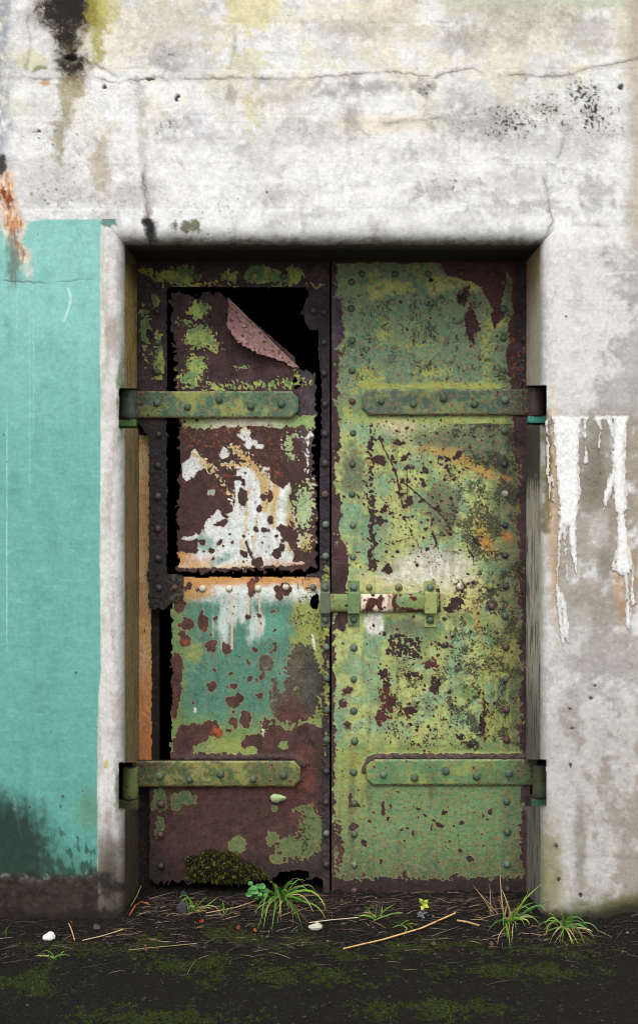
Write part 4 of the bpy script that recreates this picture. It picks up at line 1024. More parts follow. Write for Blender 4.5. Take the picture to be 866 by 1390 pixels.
def upper_panel(F):
    x, y = F.x, F.y
    n1 = F.fbm(46, 601, 4); n2 = F.fbm(18, 602, 4); n3 = F.fbm(7, 603, 3); nn = F.fbm(4, 605, 2); vs = F.fbm(20, 606, 4, .6, 2.5)
    jag = 1.6 * n3 + 2.4 * sstep(0, .35, np.abs(n3)) * np.sign(n3) + 1.5 * nn
    le = 232 + 4 * sstep(440, 470, y) + 3 * sstep(470, 500, y) + 4 * sstep(555, 580, y) - 2 * sstep(640, 700, y) + 3.0 * n2
    ri = 429 - 3 * sstep(560, 600, y) + 4 * sstep(640, 660, y) + 1.0 * n2
    m = np.minimum(x - le + jag, ri - x + jag * 0.8)
    m = np.minimum(m, y - 396 - 6 * sstep(238, 255, x) * sstep(296, 270, x) * (0.5 + n2) + jag * 1.2 - 3 * sstep(0.2, .5, n3))
    m = np.minimum(m, 775 + 2 * sstep(330, 300, x) - (y - 1.4 * jag) - 6 * sstep(408, 432, x))
    # torn corner: everything up-right of the crease is gone
    ax, ay, bx, by = 303, 401, 432, 512
    side = ((x - ax) * (by - ay) - (y - ay) * (bx - ax)) / math.hypot(bx - ax, by - ay)
    m = np.minimum(m, -side + np.where(x > 400, 1.3 * jag, 0.15 * nn))
    m = np.minimum(m, np.where((x > 402) & (y < 516), y - 497 - (x - 402) * 0.42 + jag, 99))
    hole = F.blobs([(400, 516, 3, 3), (404, 527, 3.5, 3), (409, 519, 2.5, 1.6), (286, 430, 1.6, 1.2), (275, 433, 2, 1)])
    mask = (m > 0) & (hole < 0)
    c = np.tile(lin(172, 190, 98), (F.n, 1))
    c = mixc(c, lin(100, 146, 92), sstep(-.1, .25, n2 + .6 * n3) * .8)
    white = lin(228, 231, 228)
    low = sstep(560, 568, y)
    c = mixc(c, white, low * sstep(578, 592, y + 3 * n3))
    c = mixc(c, lin(150, 172, 112), low * sstep(585, 575, y) * 0.8)
    c = mixc(c, lin(232, 226, 200), low * sstep(-8, 6, F.blobs([(335, 576, 40, 9)])) * 0.9)
    c = mixc(c, lin(150, 178, 108), sstep(-8, 5, F.blobs([(412, 690, 24, 40), (395, 610, 14, 26), (418, 720, 16, 24), (412, 575, 18, 7)]) + 4 * n3) * 0.85)
    c = mixc(c, lin(204, 168, 84), sstep(-3, 3, np.maximum.reduce([F.line([(317, 610), (343, 625), (359, 655), (362, 690)], 6), F.line([(300, 632), (330, 630), (343, 624)], 4), F.line([(374, 660), (370, 712)], 5), F.line([(263, 617), (294, 644), (313, 672)], 3.4), F.line([(340, 660), (334, 690), (330, 745)], 1.2), F.line([(350, 690), (342, 760)], 1)]) + 2 * n3) * 0.85)
    c = mixc(c, lin(208, 140, 66), sstep(-8, 8, F.blobs([(244, 756, 20, 14), (262, 768, 30, 8), (330, 774, 40, 5), (390, 768, 30, 6), (395, 712, 6, 16)]) + 4 * n3) * 0.9)
    c = mixc(c, lin(228, 214, 170), sstep(-6, 10, F.blobs([(300, 772, 50, 10), (420, 735, 14, 14)]) + 4 * n3) * 0.6)
    c = mixc(c, lin(120, 164, 150), sstep(-4, 4, F.blobs([(281, 738, 14, 10, 30), (275, 728, 6, 10), (300, 760, 16, 5, -30), (287, 668, 4, 5)]) + 3 * n3) * 0.8)
    c = mixc(c, lin(206, 178, 90), sstep(-4, 6, F.blobs([(408, 742, 20, 12)]) + 4 * n3) * 0.8)
    c = mixc(c, lin(206, 222, 222), low * sstep(.1, .45, vs) * 0.5 * sstep(680, 700, y))
    # where paint still holds
    keep = np.full(F.n, -99.0)
    up = F.blobs([(272, 458, 24, 20), (266, 500, 16, 22), (258, 515, 22, 14), (270, 420, 18, 14), (300, 524, 40, 7), (350, 524, 40, 6), (395, 520, 30, 9), (330, 498, 12, 5), (255, 436, 16, 6), (405, 510, 6, 8), (290, 470, 12, 10)]) + 7 * n3 + 9 * nn - 3
    bd = np.minimum(F.box(245, 562, 428, 581), 5) + 4 * n3 - 1
    wh = F.poly([(328, 630), (343, 634), (366, 655), (384, 662), (394, 656), (395, 705), (381, 724), (400, 752), (414, 764), (400, 773), (343, 776), (282, 782), (240, 776), (236, 748), (256, 752), (268, 752), (274, 722), (282, 706), (296, 690), (306, 698), (317, 686), (318, 648)]) + 1.4 * n3
    wh = np.maximum(wh, F.poly([(246, 628), (258, 618), (266, 608), (272, 622), (284, 634), (270, 640), (266, 650), (254, 654), (249, 644)]) + 1.2 * n3)
    wh = np.maximum(wh, F.blobs([(304, 615, 7, 7), (332, 590, 8, 10), (340, 600, 5, 8), (352, 606, 5, 5), (346, 600, 5, 4), (359, 637, 4, 4), (338, 605, 4, 3), (363, 644, 3, 2), (256, 731, 8, 4), (287, 668, 4, 5), (267, 728, 8, 5)]) + 2 * n3)
    wh = np.maximum(wh, np.maximum.reduce([F.line([(317, 610), (343, 625), (359, 655), (362, 690)], 5.5), F.line([(263, 617), (294, 644), (313, 672), (314, 690)], 2.8), F.line([(300, 632), (330, 630), (343, 624)], 4)]) + 8 * nn - .8)
    wh = np.maximum(wh, F.blobs([(412, 690, 20, 40), (400, 705, 12, 14), (414, 735, 18, 18), (420, 660, 10, 20)]) + 12 * nn + 5 * n3 - 6)
    wh = np.maximum(wh, F.blobs([(390, 602, 9, 17), (400, 590, 14, 6), (394, 618, 10, 7), (416, 612, 5, 36), (420, 590, 6, 20)]) + 9 * nn + 4 * n3 - 3)
    keep = np.maximum.reduce([keep, up, bd, wh])
    fd = -keep / 3.5
    gone = F.blobs([(330, 676, 7, 13), (318, 652, 10, 4, -20), (301, 710, 9, 4.5, -25), (307, 700, 4, 4), (347, 718, 4, 5), (360, 720, 6, 3, -15), (330, 753, 3.6, 5), (349, 762, 9, 8), (376, 752, 7, 7), (384, 745, 5, 5), (383, 716, 7, 6), (392, 724, 5, 9, -30), (288, 747, 5, 4), (277, 735, 4, 4),
                    (358, 676, 5, 4), (353, 690, 5, 6), (330, 655, 3, 5), (366, 672, 4, 8), (368, 706, 4, 5), (318, 735, 2, 3), (336, 742, 2, 8), (340, 752, 2.5, 6), (298, 737, 3.5, 3), (310, 690, 6, 6), (404, 756, 6, 5), (386, 632, 6, 6), (290, 760, 3, 2), (360, 640, 1, 1), (375, 728, 3, 3), (393, 735, 12, 3, -10)]) + 0.9 * nn
    fd = np.maximum(fd, gone / 2.2)
    fd = np.maximum(fd, F.dots(8, .5, 2.4, 0.3 * low + .06, 611) / 2)
    fd = np.maximum(fd, F.dots(4, .3, 1.0, 0.3 * low * sstep(-.1, .3, n2) + .12, 612) / 1.6)
    fd = np.maximum(fd, F.dots(5, .5, 1.6, 0.8 * sstep(0, 6, np.maximum(F.line([(317, 610), (343, 625), (359, 655), (362, 690)], 6), F.blob(410, 735, 20, 20))), 613) / 2)
    fd = np.maximum(fd, (y - 771 + 4 * n3 + 2 * nn + 4 * sstep(320, 400, x)) / 3)
    bare = bare_mix(F, lin(82, 60, 60), lin(66, 50, 52), 20, 621)
    bare = mixc(bare, lin(104, 74, 72), sstep(0, .4, n1) * (1 - low) * sstep(300, 340, x) * .5)
    bare = mixc(bare, lin(72, 48, 42), low * .7)
    bare = mixc(bare, lin(82, 80, 84), sstep(-4, 4, np.minimum(395 - x, 4) * 0 + F.blob(420, 560, 14, 70)) * .5)
    bare = mixc(bare, lin(158, 86, 48), sstep(.15, .45, .5 * n3 + .8 * nn) * sstep(-14, 8, F.blobs([(352, 606, 22, 18), (310, 595, 50, 16), (372, 640, 14, 20), (300, 650, 14, 20)])) * .75)
    bare = mixc(bare, lin(86, 90, 92), sstep(-4, 4, F.blobs([(342, 600, 12, 9)])) * .5)
    pit = np.where(low > .5, .18 + .3 * sstep(-10, 10, F.blob(414, 700, 24, 70)), .55)
    h = 0.0025 * n1 + 0.0012 * n2 + 0.0008 * n3 + 0.004 * sstep(420, 432, x) * n2
    return mask, h, dict(paint=c, bare=bare, field=np.clip(fd, -2, 2), pit=np.clip(pit, 0, 1))

def lower_panel(F):
    x, y = F.x, F.y
    n1 = F.fbm(46, 701, 4); n2 = F.fbm(18, 702, 4); n3 = F.fbm(7, 703, 3); nn = F.fbm(4, 705, 2); vs = F.fbm(20, 706, 4, .5, 3.5)
    jag = 1.6 * n3 + 1.4 * nn + 1.2 * sstep(0, .35, np.abs(n3)) * np.sign(n3)
    le = np.where(y < 1034, 233.0 + 3 * n2 + 4 * sstep(985, 960, y) * 0, 203.0)
    m = np.minimum(x - le + np.where(y < 1034, jag, .4 * nn), 447.5 - x)
    m = np.minimum(m, y - 783 + 1.4 * n2 + 0.6 * nn)
    btm = 1198 + 3 * n2 - 9 * sstep(368, 384, x) * sstep(424, 404, x) - 4 * sstep(330, 370, x)
    m = np.minimum(m, btm - y + 1.6 * jag)
    m = np.minimum(m, -np.minimum(F.blob(427, 818, 4.5, 11), 9))
    m = np.minimum(m, -F.blobs([(402, 1187, 18, 5), (388, 1190, 10, 5)]))
    mask = m > 0
    c = np.tile(lin(74, 134, 112), (F.n, 1))
    c = mixc(c, lin(58, 114, 100), sstep(-.1, .4, vs + .4 * n2) * .6)
    c = mixc(c, lin(120, 172, 150), sstep(.05, .4, vs) * sstep(870, 830, y) * .6)
    c = mixc(c, lin(112, 142, 78), sstep(262, 238, x + 14 * n2 + 5 * n3) * .85)
    c = mixc(c, lin(120, 148, 80), sstep(955, 1000, y + 16 * n2) * .85)
    c = mixc(c, lin(168, 176, 84), sstep(-6, 6, F.blobs([(318, 1012, 30, 10), (262, 885, 12, 14), (330, 1018, 20, 6)]) + 4 * n3) * .6)
    c = mixc(c, lin(150, 162, 76), sstep(388, 408, x + 12 * n2 + 6 * n3) * sstep(1000, 960, y) * .9)
    c = mixc(c, lin(84, 160, 134), sstep(-5, 5, F.blobs([(388, 912, 12, 14), (370, 850, 18, 20)]) + 3 * n3) * .8)
    # whitewash run
    c = mixc(c, lin(232, 238, 232), sstep(824, 802, y + 6 * n3 + 4 * vs) * sstep(236, 290, x) * .92)
    ww = F.blobs([(320, 830, 26, 22), (300, 850, 14, 30), (345, 850, 16, 26), (340, 865, 9, 16), (300, 870, 7, 20)]) + 12 * vs - 2
    c = mixc(c, lin(222, 234, 228), sstep(-3, 8, ww) * .75)
    c = mixc(c, lin(210, 142, 66), sstep(800, 788, y + 5 * n3 + 3 * n2) * .85 * sstep(.9, 0, np.abs(x - 330) / 110 - .35))
    c = mixc(c, lin(206, 148, 74), sstep(-6, 4, F.blobs([(262, 800, 26, 14), (425, 790, 20, 12), (280, 786, 40, 8), (360, 784, 40, 7), (410, 786, 40, 6)]) + 4 * n3) * .85)
    for lx, a, b, w in ((314, 810, 880, 1.6), (337, 808, 838, 1.3), (352, 808, 862, 1.4)):
        c = mixc(c, lin(232, 190, 178), sstep(-.6, .6, F.line([(lx, a), (lx + 1, b)], w, raw=True)) * .85)
    for pts in ([(424, 862), (426, 872), (427, 882)], [(357, 982), (358, 998)], [(265, 962), (265, 966)], [(357, 1006), (358, 1012)]):
        c = mixc(c, lin(232, 232, 220), sstep(-.8, .6, F.line(pts, 1.5, raw=True)))
    c = mixc(c, lin(170, 170, 160), sstep(-6, 8, F.blob(402, 955, 6, 26) + 4 * nn) * .6)
    c = mixc(c, lin(64, 98, 62), sstep(1060, 1075, y) * sstep(300, 270, x) * .8)
    c = mixc(c, lin(116, 138, 82), sstep(1060, 1075, y) * sstep(300, 340, x) * .8)
    # bare metal
    fd = np.full(F.n, -2.0)
    def add(sd, k=4.0):
        nonlocal fd
        fd = np.maximum(fd, sd / k)
    add(F.blobs([(254, 846, 11, 7), (276, 845, 8, 11), (274, 834, 2, 6), (252, 870, 7, 9, 30), (247, 862, 5, 6), (286, 877, 6, 8), (308, 881, 7, 8), (303, 874, 3, 4), (243, 823, 8, 10), (239, 912, 11, 24), (237, 948, 8, 26), (287, 930, 6, 6), (319, 931, 5, 5), (315, 953, 11, 9), (325, 948, 4, 8),
                 (334, 976, 7, 11), (319, 980, 5, 8), (317, 966, 3, 3), (263, 996, 22, 15), (250, 1008, 14, 24), (286, 990, 14, 12), (296, 995, 8, 8), (345, 1008, 18, 13), (345, 882, 4, 4), (351, 836, 4, 4), (336, 837, 3.5, 3), (348, 786, 4, 6), (340, 800, 6, 12), (388, 800, 8, 10), (378, 802, 6, 6), (378, 810, 4, 5), (256, 797, 5, 6),
                 (287, 862, 3, 2), (291, 840, 2.5, 3), (370, 828, 3, 2.5), (355, 915, 4, 6), (354, 905, 3, 3), (337, 899, 2.5, 3), (312, 914, 2.5, 2.5), (292, 910, 2.5, 2.5), (264, 955, 2, 2), (393, 928, 8, 9), (418, 962, 10, 12), (410, 972, 8, 6), (310, 991, 3, 3), (340, 922, 3, 3), (350, 924, 2, 3), (352, 945, 4, 2), (370, 960, 4, 6), (365, 946, 2, 4), (274, 800, 4, 3)]) + 1.3 * nn + 1.2 * n3, 2.4)
    add(F.dots(8, .5, 1.7, .16, 711) / 1.0, 2.0)
    add(F.dots(5, .5, 2.0, .75 * sstep(-8, 6, F.blobs([(415, 850, 20, 34), (418, 900, 26, 46), (258, 866, 10, 10)])), 713), 2.0)
    add(F.blobs([(362, 900, 13, 12), (370, 880, 6, 20), (372, 935, 10, 20), (362, 985, 10, 12), (410, 905, 26, 36), (420, 930, 22, 50), (395, 960, 30, 26)]) + 7 * nn + 4 * n3 - 4, 3)
    add(F.poly([(352, 1000), (372, 975), (388, 990), (410, 978), (450, 990), (450, 1072), (340, 1072), (345, 1028)]) + 6 * n3 + 3 * nn - 3, 3.5)
    add(y - 1022 + 5 * n3 + 4 * n2 - 8 * sstep(.1, .3, n2), 4)
    kp = F.blobs([(250, 1084, 17, 10), (240, 1092, 8, 10), (370, 1138, 7, 8), (322, 1148, 12, 13), (372, 1097, 5, 5), (216, 1086, 10, 16), (216, 1124, 7, 14), (376, 1165, 12, 8), (342, 1020, 10, 6), (385, 1012, 8, 8)]) + 3 * n3 + 2 * nn
    kp = np.maximum(kp, F.blobs([(420, 1108, 7, 18), (410, 1100, 12, 4), (436, 1128, 14, 20)]) + 4 * n3 + 3 * nn)
    kp = np.maximum(kp, F.blobs([(405, 1150, 40, 24), (425, 1125, 26, 30)]) + 7 * nn + 4 * n3 - 7)
    fd = np.where(y > 1005, np.minimum(fd, -kp / 3), fd)
    bare = bare_mix(F, lin(88, 58, 52), lin(70, 47, 43), 24, 721)
    bare = mixc(bare, lin(98, 92, 78), sstep(-8, 8, F.blobs([(362, 900, 16, 14), (375, 935, 14, 30), (410, 910, 26, 40)]) + 4 * n3) * .8)
    bare = mixc(bare, lin(78, 80, 70), sstep(-8, 8, F.blobs([(425, 920, 18, 60), (415, 1150, 36, 40)]) + 4 * n3) * .75)
    bare = mixc(bare, lin(120, 64, 58), sstep(-6, 6, F.blobs([(410, 1080, 26, 60), (395, 1060, 30, 30)]) + 4 * n3) * .45)
    bare = mixc(bare, lin(168, 84, 46), sstep(-3, 4, F.blobs([(296, 994, 9, 9), (250, 1176, 12, 5), (252, 870, 5, 4), (340, 796, 4, 6)]) + 3 * nn) * .7)
    bare = mixc(bare, lin(60, 48, 46), sstep(420, 436, x) * sstep(830, 860, y) * .7)
    bare = mixc(bare, lin(42, 34, 33), sstep(236, 208, x + 6 * n3) * sstep(1050, 1070, y) * .7)
    bare = mixc(bare, lin(64, 44, 42), sstep(1066, 1080, y) * .55)
    bare = mixc(bare, lin(40, 33, 32), sstep(1140, 1196, y + 8 * n2) * .85)
    c = mixc(c, lin(58, 74, 52), sstep(1066, 1090, y) * .5)
    h = 0.002 * n1 + 0.0012 * n2 + 0.0008 * n3 + .002 * np.abs(nn) * sstep(0, .6, fd)
    rg = F.line([(190, 1029), (398, 1027), (412, 1038)], 4, 2, 7)
    h = h + 0.011 * sstep(-1.5, 3, rg) * (.8 + .5 * n3)
    rm = sstep(-1, 2.5, rg); fd = np.maximum(fd, rm * 1.5 - .5); bare = mixc(bare, lin(72, 64, 62), rm * .7)
    pit = .25 + .35 * sstep(380, 410, x) + .15 * n2
    return mask, h, dict(paint=c, bare=bare, field=np.clip(fd, -2, 2), pit=np.clip(pit, 0, 1))

doorL = empty('steel_door', (dx(190), YD, dz(1215)))
tag(doorL, 'left door leaf, rusted through with a torn peeling panel and black holes', 'door', 'leaves of the double door')
doorR = empty('steel_door', (dx(710), YD, dz(1215)))
tag(doorR, 'right door leaf, whole riveted plate in patchy green paint with sliding bolt', 'door', 'leaves of the double door')
PLR = plate('door_plate', 450, 346, 719, 1218, YD, 0.02, right_leaf, doorR, bleed=.3)
PLR['label'] = 'riveted plate in patchy yellow and green paint'
tag(plate('stile_frame', 182, 346, 447.5, 1216, YD, 0.018, left_frame, doorL, bleed=.4), 'dark crusted frame of the leaf')
tag(plate('upper_panel', 224, 386, 436, 788, YD + 0.012, 0.004, upper_panel, doorL, bleed=.22), 'jagged panel with white paint and a torn corner')
tag(plate('lower_panel', 200, 780, 448, 1206, YD + 0.008, 0.006, lower_panel, doorL, bleed=.35), 'lower sheet with teal paint above bare brown rust')

# the torn corner, folded forward over its crease
def torn_flap():
    ax, ay, bx, by = 308, 404.5, 404, 499
    nu, nv = 100, 36
    prof = [(0.00, 0), (0.05, 8), (0.12, 22), (0.22, 38), (0.32, 46), (0.42, 44), (0.52, 38), (0.62, 32), (0.72, 25), (0.80, 22), (0.88, 13), (0.95, 8), (1.0, 2)]
    us = np.linspace(0, 1, nu); wid = np.interp(us, [p[0] for p in prof], [p[1] for p in prof])
    fu = Field(us * 130, np.full(nu, 5.0)); wid = np.maximum(wid + 6.0 * fu.fbm(11, 771, 3) + 3.0 * fu.fbm(4, 772, 2) - 2, 1.2)
    A = np.array([dx(ax), dz(ay)]); B = np.array([dx(bx), dz(by)]); d = B - A; ln = np.hypot(*d); d = d / ln
    nrm = np.array([-abs(d[1]), -abs(d[0])])                # down-left, away from the tear
    gu, gv = np.meshgrid(us, np.linspace(0, 1, nv), indexing='ij')
    w = wid[:, None] * S * KD * gv
    f2 = Field((gu * 130).ravel(), (w / S).ravel()); rip = f2.fbm(14, 773, 3).reshape(gu.shape)
    r = 0.011
    ang = np.minimum(w / r, 2.1)
    rest = np.maximum(w - 2.1 * r, 0)
    inpl = r * np.sin(ang) + rest * math.cos(2.1) * -1       # in-plane travel turns back over the sheet
    inpl = -0.004 + 0.80 * w
    out = r * (1 - np.cos(np.minimum(w / r, 1.6))) + np.maximum(w - 1.6 * r, 0) * 0.55 + 0.003 * rip * np.minimum(w / 0.02, 1)
    X = A[0] + d[0] * ln * gu + nrm[0] * inpl; Z = A[1] + d[1] * ln * gu + nrm[1] * inpl
    Y = YD + 0.010 - out
    V = np.stack([X.ravel(), Y.ravel(), Z.ravel()], -1); F4 = grid_faces(nu, nv).reshape(-1, 4)[:, ::-1]
    back = V + np.array([0.002, 0.003, 0.001]); n = len(V)
    # rim along the free edge
    e = np.arange(nu) * nv + nv - 1; rim = np.stack([e[:-1], e[1:], e[1:] + n, e[:-1] + n], -1)
    me = mesh_np('torn_flap', np.concatenate([V, back]), np.concatenate([F4, F4[:, ::-1] + n, rim]))
    c = np.tile(lin(172, 130, 130), (n, 1)); nz = f2.fbm(6, 774, 3)
    c = mixc(c, lin(206, 176, 176), sstep(.1, .45, f2.fbm(10, 775, 3)) * .7)
    c = mixc(c, lin(128, 88, 86), sstep(.05, .4, nz) * .7)
    for nme, a in (('paint', c), ('bare', np.tile(lin(110, 74, 72), (n, 1))), ('field', np.clip(nz * 1.4 - .45, -2, 2)), ('pit', np.full(n, .35))):
        put_attr(me, nme, np.concatenate([a, a]))
    tag(link('torn_flap', me, METAL, doorL), 'pinkish rusty back of the torn corner folded over')
torn_flap()

# ------------------------------------------------------------------ rivets
def rivet_mesh(name, r, prof, n=12):
    b = MB(); b.lathe((0, 0, 0), [(a * r, h * r) for a, h in prof], 'y', n)
    me = bpy.data.meshes.new(name); me.from_pydata(b.v, [], b.f); me.update()
    me.polygons.foreach_set('use_smooth', np.ones(len(me.polygons), bool)); me.materials.append(HARD)
    return me
RV = rivet_mesh('rivet', 5.1 * S * KD, [(1.0, -0.3), (1.0, 0.15), (0.95, 0.42), (0.76, 0.72), (0.45, 0.9), (0.12, 0.96)], 10)
BT = rivet_mesh('bolt', 4.7 * S * KD, [(1.12, -0.3), (1.12, 0.55), (0.95, 0.82), (0.62, 1.0), (0.2, 1.04)], 6)
rng = random.Random(7)
def rivet(px, py, parent, col, mesh=RV, y=YD, name='rivet'):
    o = bpy.data.objects.new(name, mesh); COL.objects.link(o)
    p = parent; base = Vector((0, 0, 0))
    while p: base += Vector(p.location); p = p.parent
    o.parent = parent; s = rng.uniform(0.9, 1.08)
    o.location = Vector((dx(px), y, dz(py))) - base
    o.rotation_euler = (rng.uniform(-.12, .12), rng.uniform(0, 6.28), rng.uniform(-.12, .12)); o.scale = (s, rng.uniform(.85, 1.15), s)
    k = rng.uniform(.85, 1.15); o.color = (*[c * k for c in col], 1)
    return o
gG, gY, gP, gD, gR = lin(76, 94, 72), lin(122, 130, 74), lin(206, 200, 178), lin(54, 52, 54), lin(88, 64, 60); gGr = lin(96, 112, 100)
for px, py, c in ((491, 372, gG), (536, 372, gG), (581, 372, gG), (626, 371, gR), (669, 372, gR), (477, 383, gG), (477, 419, gG), (478, 462, gG), (478, 503, gG), (478, 545, gR), (683, 384, gR), (683, 420, gG), (683, 459, gG), (683, 503, gG),
                  (479, 588, gG), (478, 630, gG), (478, 671, gG), (479, 713, gGr), (479, 756, gGr), (684, 585, gG), (684, 630, gD), (685, 670, gP * .7), (685, 713, gD), (685, 754, gD), (686, 796, gD), (685, 836, gG), (686, 878, gR), (685, 922, gG), (687, 963, gR), (687, 1004, gR),
                  (501, 797, gY), (541, 797, gY), (624, 796, gP), (665, 796, gY), (667, 823, gR), (480, 879, gGr), (480, 922, gG), (480, 965, gG), (481, 1006, gG), (480, 1048, gG), (481, 1090, gG), (481, 1132, gG), (481, 1174, gGr), (481, 1209, gR),
                  (687, 1088, gG), (688, 1129, gG), (688, 1173, gGr), (688, 1207, gD)):
    rivet(px, py, doorR, c)
for px, py, c in ((214, 388, gD), (214, 423, gD), (214.5, 465, gG), (214.5, 505, gG), (266, 375, gG), (305, 375, gY), (346, 375, gY), (385, 375, gG), (425, 422, gD), (440, 424, gD), (440, 465, gD), (440, 507, gD), (441, 549, gD),
                  (216, 590, gD), (215, 632, gD), (215, 674, gR), (215, 718, gD), (215, 758, gD), (216, 798, gD), (237, 798, gR), (275, 799, gP), (311, 799, gP), (350, 799, gP), (388, 797, gP), (425, 797, gGr),
                  (441, 589, gD), (441, 629, gD), (441, 671, gR), (442, 712, gGr), (442, 755, gGr), (443, 879, gGr), (443, 921, gG), (443, 964, gG), (443, 1005, gG), (443, 1047, gD), (443, 1089, gD), (443, 1131, gGr), (443, 1173, gD),
                  (219, 1091, gR), (218, 1133, gR), (219, 1175, gD)):
    rivet(px, py, doorL, c, y=YD + (0.008 if 782 < py < 1220 and px < 436 and px > 228 else 0.0))

# ------------------------------------------------------------------ hinge straps
def strap_fn(x0, y0, x1, y1, tipleft, pal):
    def fn(F):
        n2 = F.fbm(18, 802, 4); n3 = F.fbm(7, 803, 3); nn = F.fbm(4, 805, 2)
        ch = 9.0
        tx = F.x - x0 if tipleft else x1 - F.x
        ty = np.minimum(F.y - y0, y1 - F.y)
        m = np.minimum(np.minimum(tx, ty), tx + ty - ch)
        c = np.tile(pal[0], (F.n, 1))
        nz_ = F.fbm(34, 807, 4)
        c = mixc(c, pal[1], sstep(.0, .45, nz_ + .35 * n3 + pal[2] * 1.6 * (1 - 3.2 * np.abs((F.x - x0) / (x1 - x0) - .42))) * .85)
        c = mixc(c, pal[0] * .6, sstep(.1, .5, F.fbm(40, 806, 4) + .2 * n3) * .6)
        c = mixc(c, lin(52, 52, 44), sstep(.75, 1.0, ((F.x - x0) / (x1 - x0) if tipleft else (x1 - F.x) / (x1 - x0)) + .12 * n2) * .75)
        c = mixc(c, lin(206, 200, 150), sstep(-.2, .35, n3) * sstep(3.0, 0.5, F.y - y0) * .35)  # pale highlight painted along the strap's top edge
        far = (F.x - x0) / (x1 - x0); far = far if tipleft else 1 - far
        fd = np.maximum(F.dots(9, .5, 2.2, .22, 811) / 2.2, (n3 - .62 + .5 * sstep(.82, 1, far)) * 2)
        fd = np.maximum(fd, sstep(3.5, 0, y1 - F.y) * .5 + n3 * .6 - .45)
        # rounded edges
        h = -0.004 * sstep(2.2, 0, m) + .0006 * n2 + .0005 * n3
        bare = np.tile(lin(74, 58, 54), (F.n, 1))
        bare = mixc(bare, lin(170, 96, 56), sstep(.2, .5, n2) * .35)
        return m > -0.05, h, dict(paint=c, bare=bare, field=np.clip(fd, -2, 2), pit=np.full(F.n, .42))
    return fn
TH = 0.016
def barrel(parent, cx, y0, y1, rad, col):
    b = MB(); r = rad * S * KD; H = dz(y0) - dz(y1)
    prof = [(r * .9, 0), (r, 0.004), (r * 1.02, H * .3), (r * .98, H * .65), (r, H - 0.004), (r * .9, H)]
    b.lathe((dx(cx), YD - 0.014, dz(y1)), prof, 'z', 20)
    o = b.build('hinge_knuckle', HARD, parent); o.color = (*col, 1)
    for p in o.data.polygons: p.use_smooth = len(p.vertices) == 4
    return o
def strap(door, x0, y0, x1, y1, tipleft, pal, bolts, cols, kn, kcol):
    s = plate('hinge_strap', x0, y0, x1, y1, YD - TH, TH + 0.003, strap_fn(x0, y0, x1, y1, tipleft, pal), door, 1.2)
    for (px, py), c in zip(bolts, cols): rivet(px, py, s, c, BT, YD - TH, 'bolt')
    barrel(s, *kn, kcol)
    return s
strap(doorL, 176, 531, 405, 567, False, (lin(74, 112, 86), lin(150, 162, 78), .18), ((214, 547), (255.6, 553), (298, 543), (341, 551.5), (382, 548.6)), (gGr, gG, gG, gG, gG), (174.5, 530, 568, 11.5), lin(104, 116, 102))
strap(doorR, 492, 528, 722, 563, True, (lin(72, 98, 80), lin(120, 140, 82), .15), ((517, 545), (560, 549), (601, 541), (643, 549), (684, 543)), (gG, gG, gG, gG, gGr), (727, 527, 564, 11), lin(96, 76, 76))
strap(doorL, 180, 1033, 408, 1068, False, (lin(84, 100, 60), lin(140, 148, 80), .15), ((218, 1052), (258, 1057), (300, 1049), (344, 1056), (385, 1051)), (gGr, gG, gG, gG, gG), (178, 1040, 1082, 11), lin(122, 134, 74))
strap(doorR, 497, 1031, 728, 1066, True, (lin(96, 138, 92), lin(138, 156, 84), .1), ((520, 1050), (562, 1054), (604, 1045), (646, 1052), (689, 1048)), (gGr, gG, gG, gG, gGr), (733, 1036, 1080, 11.5), lin(92, 100, 70))
# pintles let into the concrete under each knuckle
def pintle(cx, y0, y1, half, col, side, bandcol=None):
    b = MB(); r = half * S * KD
    X = dx(cx); wallx = X + side * 0.10
    b.box(min(X - r, wallx) if side < 0 else X - r, max(X + r, wallx) if side > 0 else X + r, YD - 0.036, YD + 0.028, dz(y1), dz(y0))
    o = b.build('hinge_pintle', HARD, frame, bevel=0.006); o.color = (*col, 1)
    p = MB(); p.lathe((X, YD - 0.006, dz(y0) - 0.002), [(r * 1.02, 0), (r * 1.08, .004), (r * 1.08, .009), (r * .9, .012)], 'z', 18)
    q = p.build('washer', HARD, o); q.color = (*lin(66, 52, 50), 1)
pintle(175, 570, 580, 11.5, lin(104, 150, 72), -1); pintle(727, 565, 575, 12.5, lin(84, 180, 160), 1)
pintle(178, 1083, 1097, 11.5, lin(84, 84, 52), -1); pintle(731, 1081, 1093, 12, lin(72, 116, 82), 1)
# a stub of iron wedged against the right jamb
b = MB(); b.prism([(dx(714), dz(437)), (dx(730), dz(428)), (dx(733), dz(422)), (dx(729), dz(418)), (dx(714), dz(424))], YD - 0.012, YD + 0.03)
o = b.build('iron_lug', HARD, frame, bevel=.003); o.color = (*lin(46, 40, 42), 1)

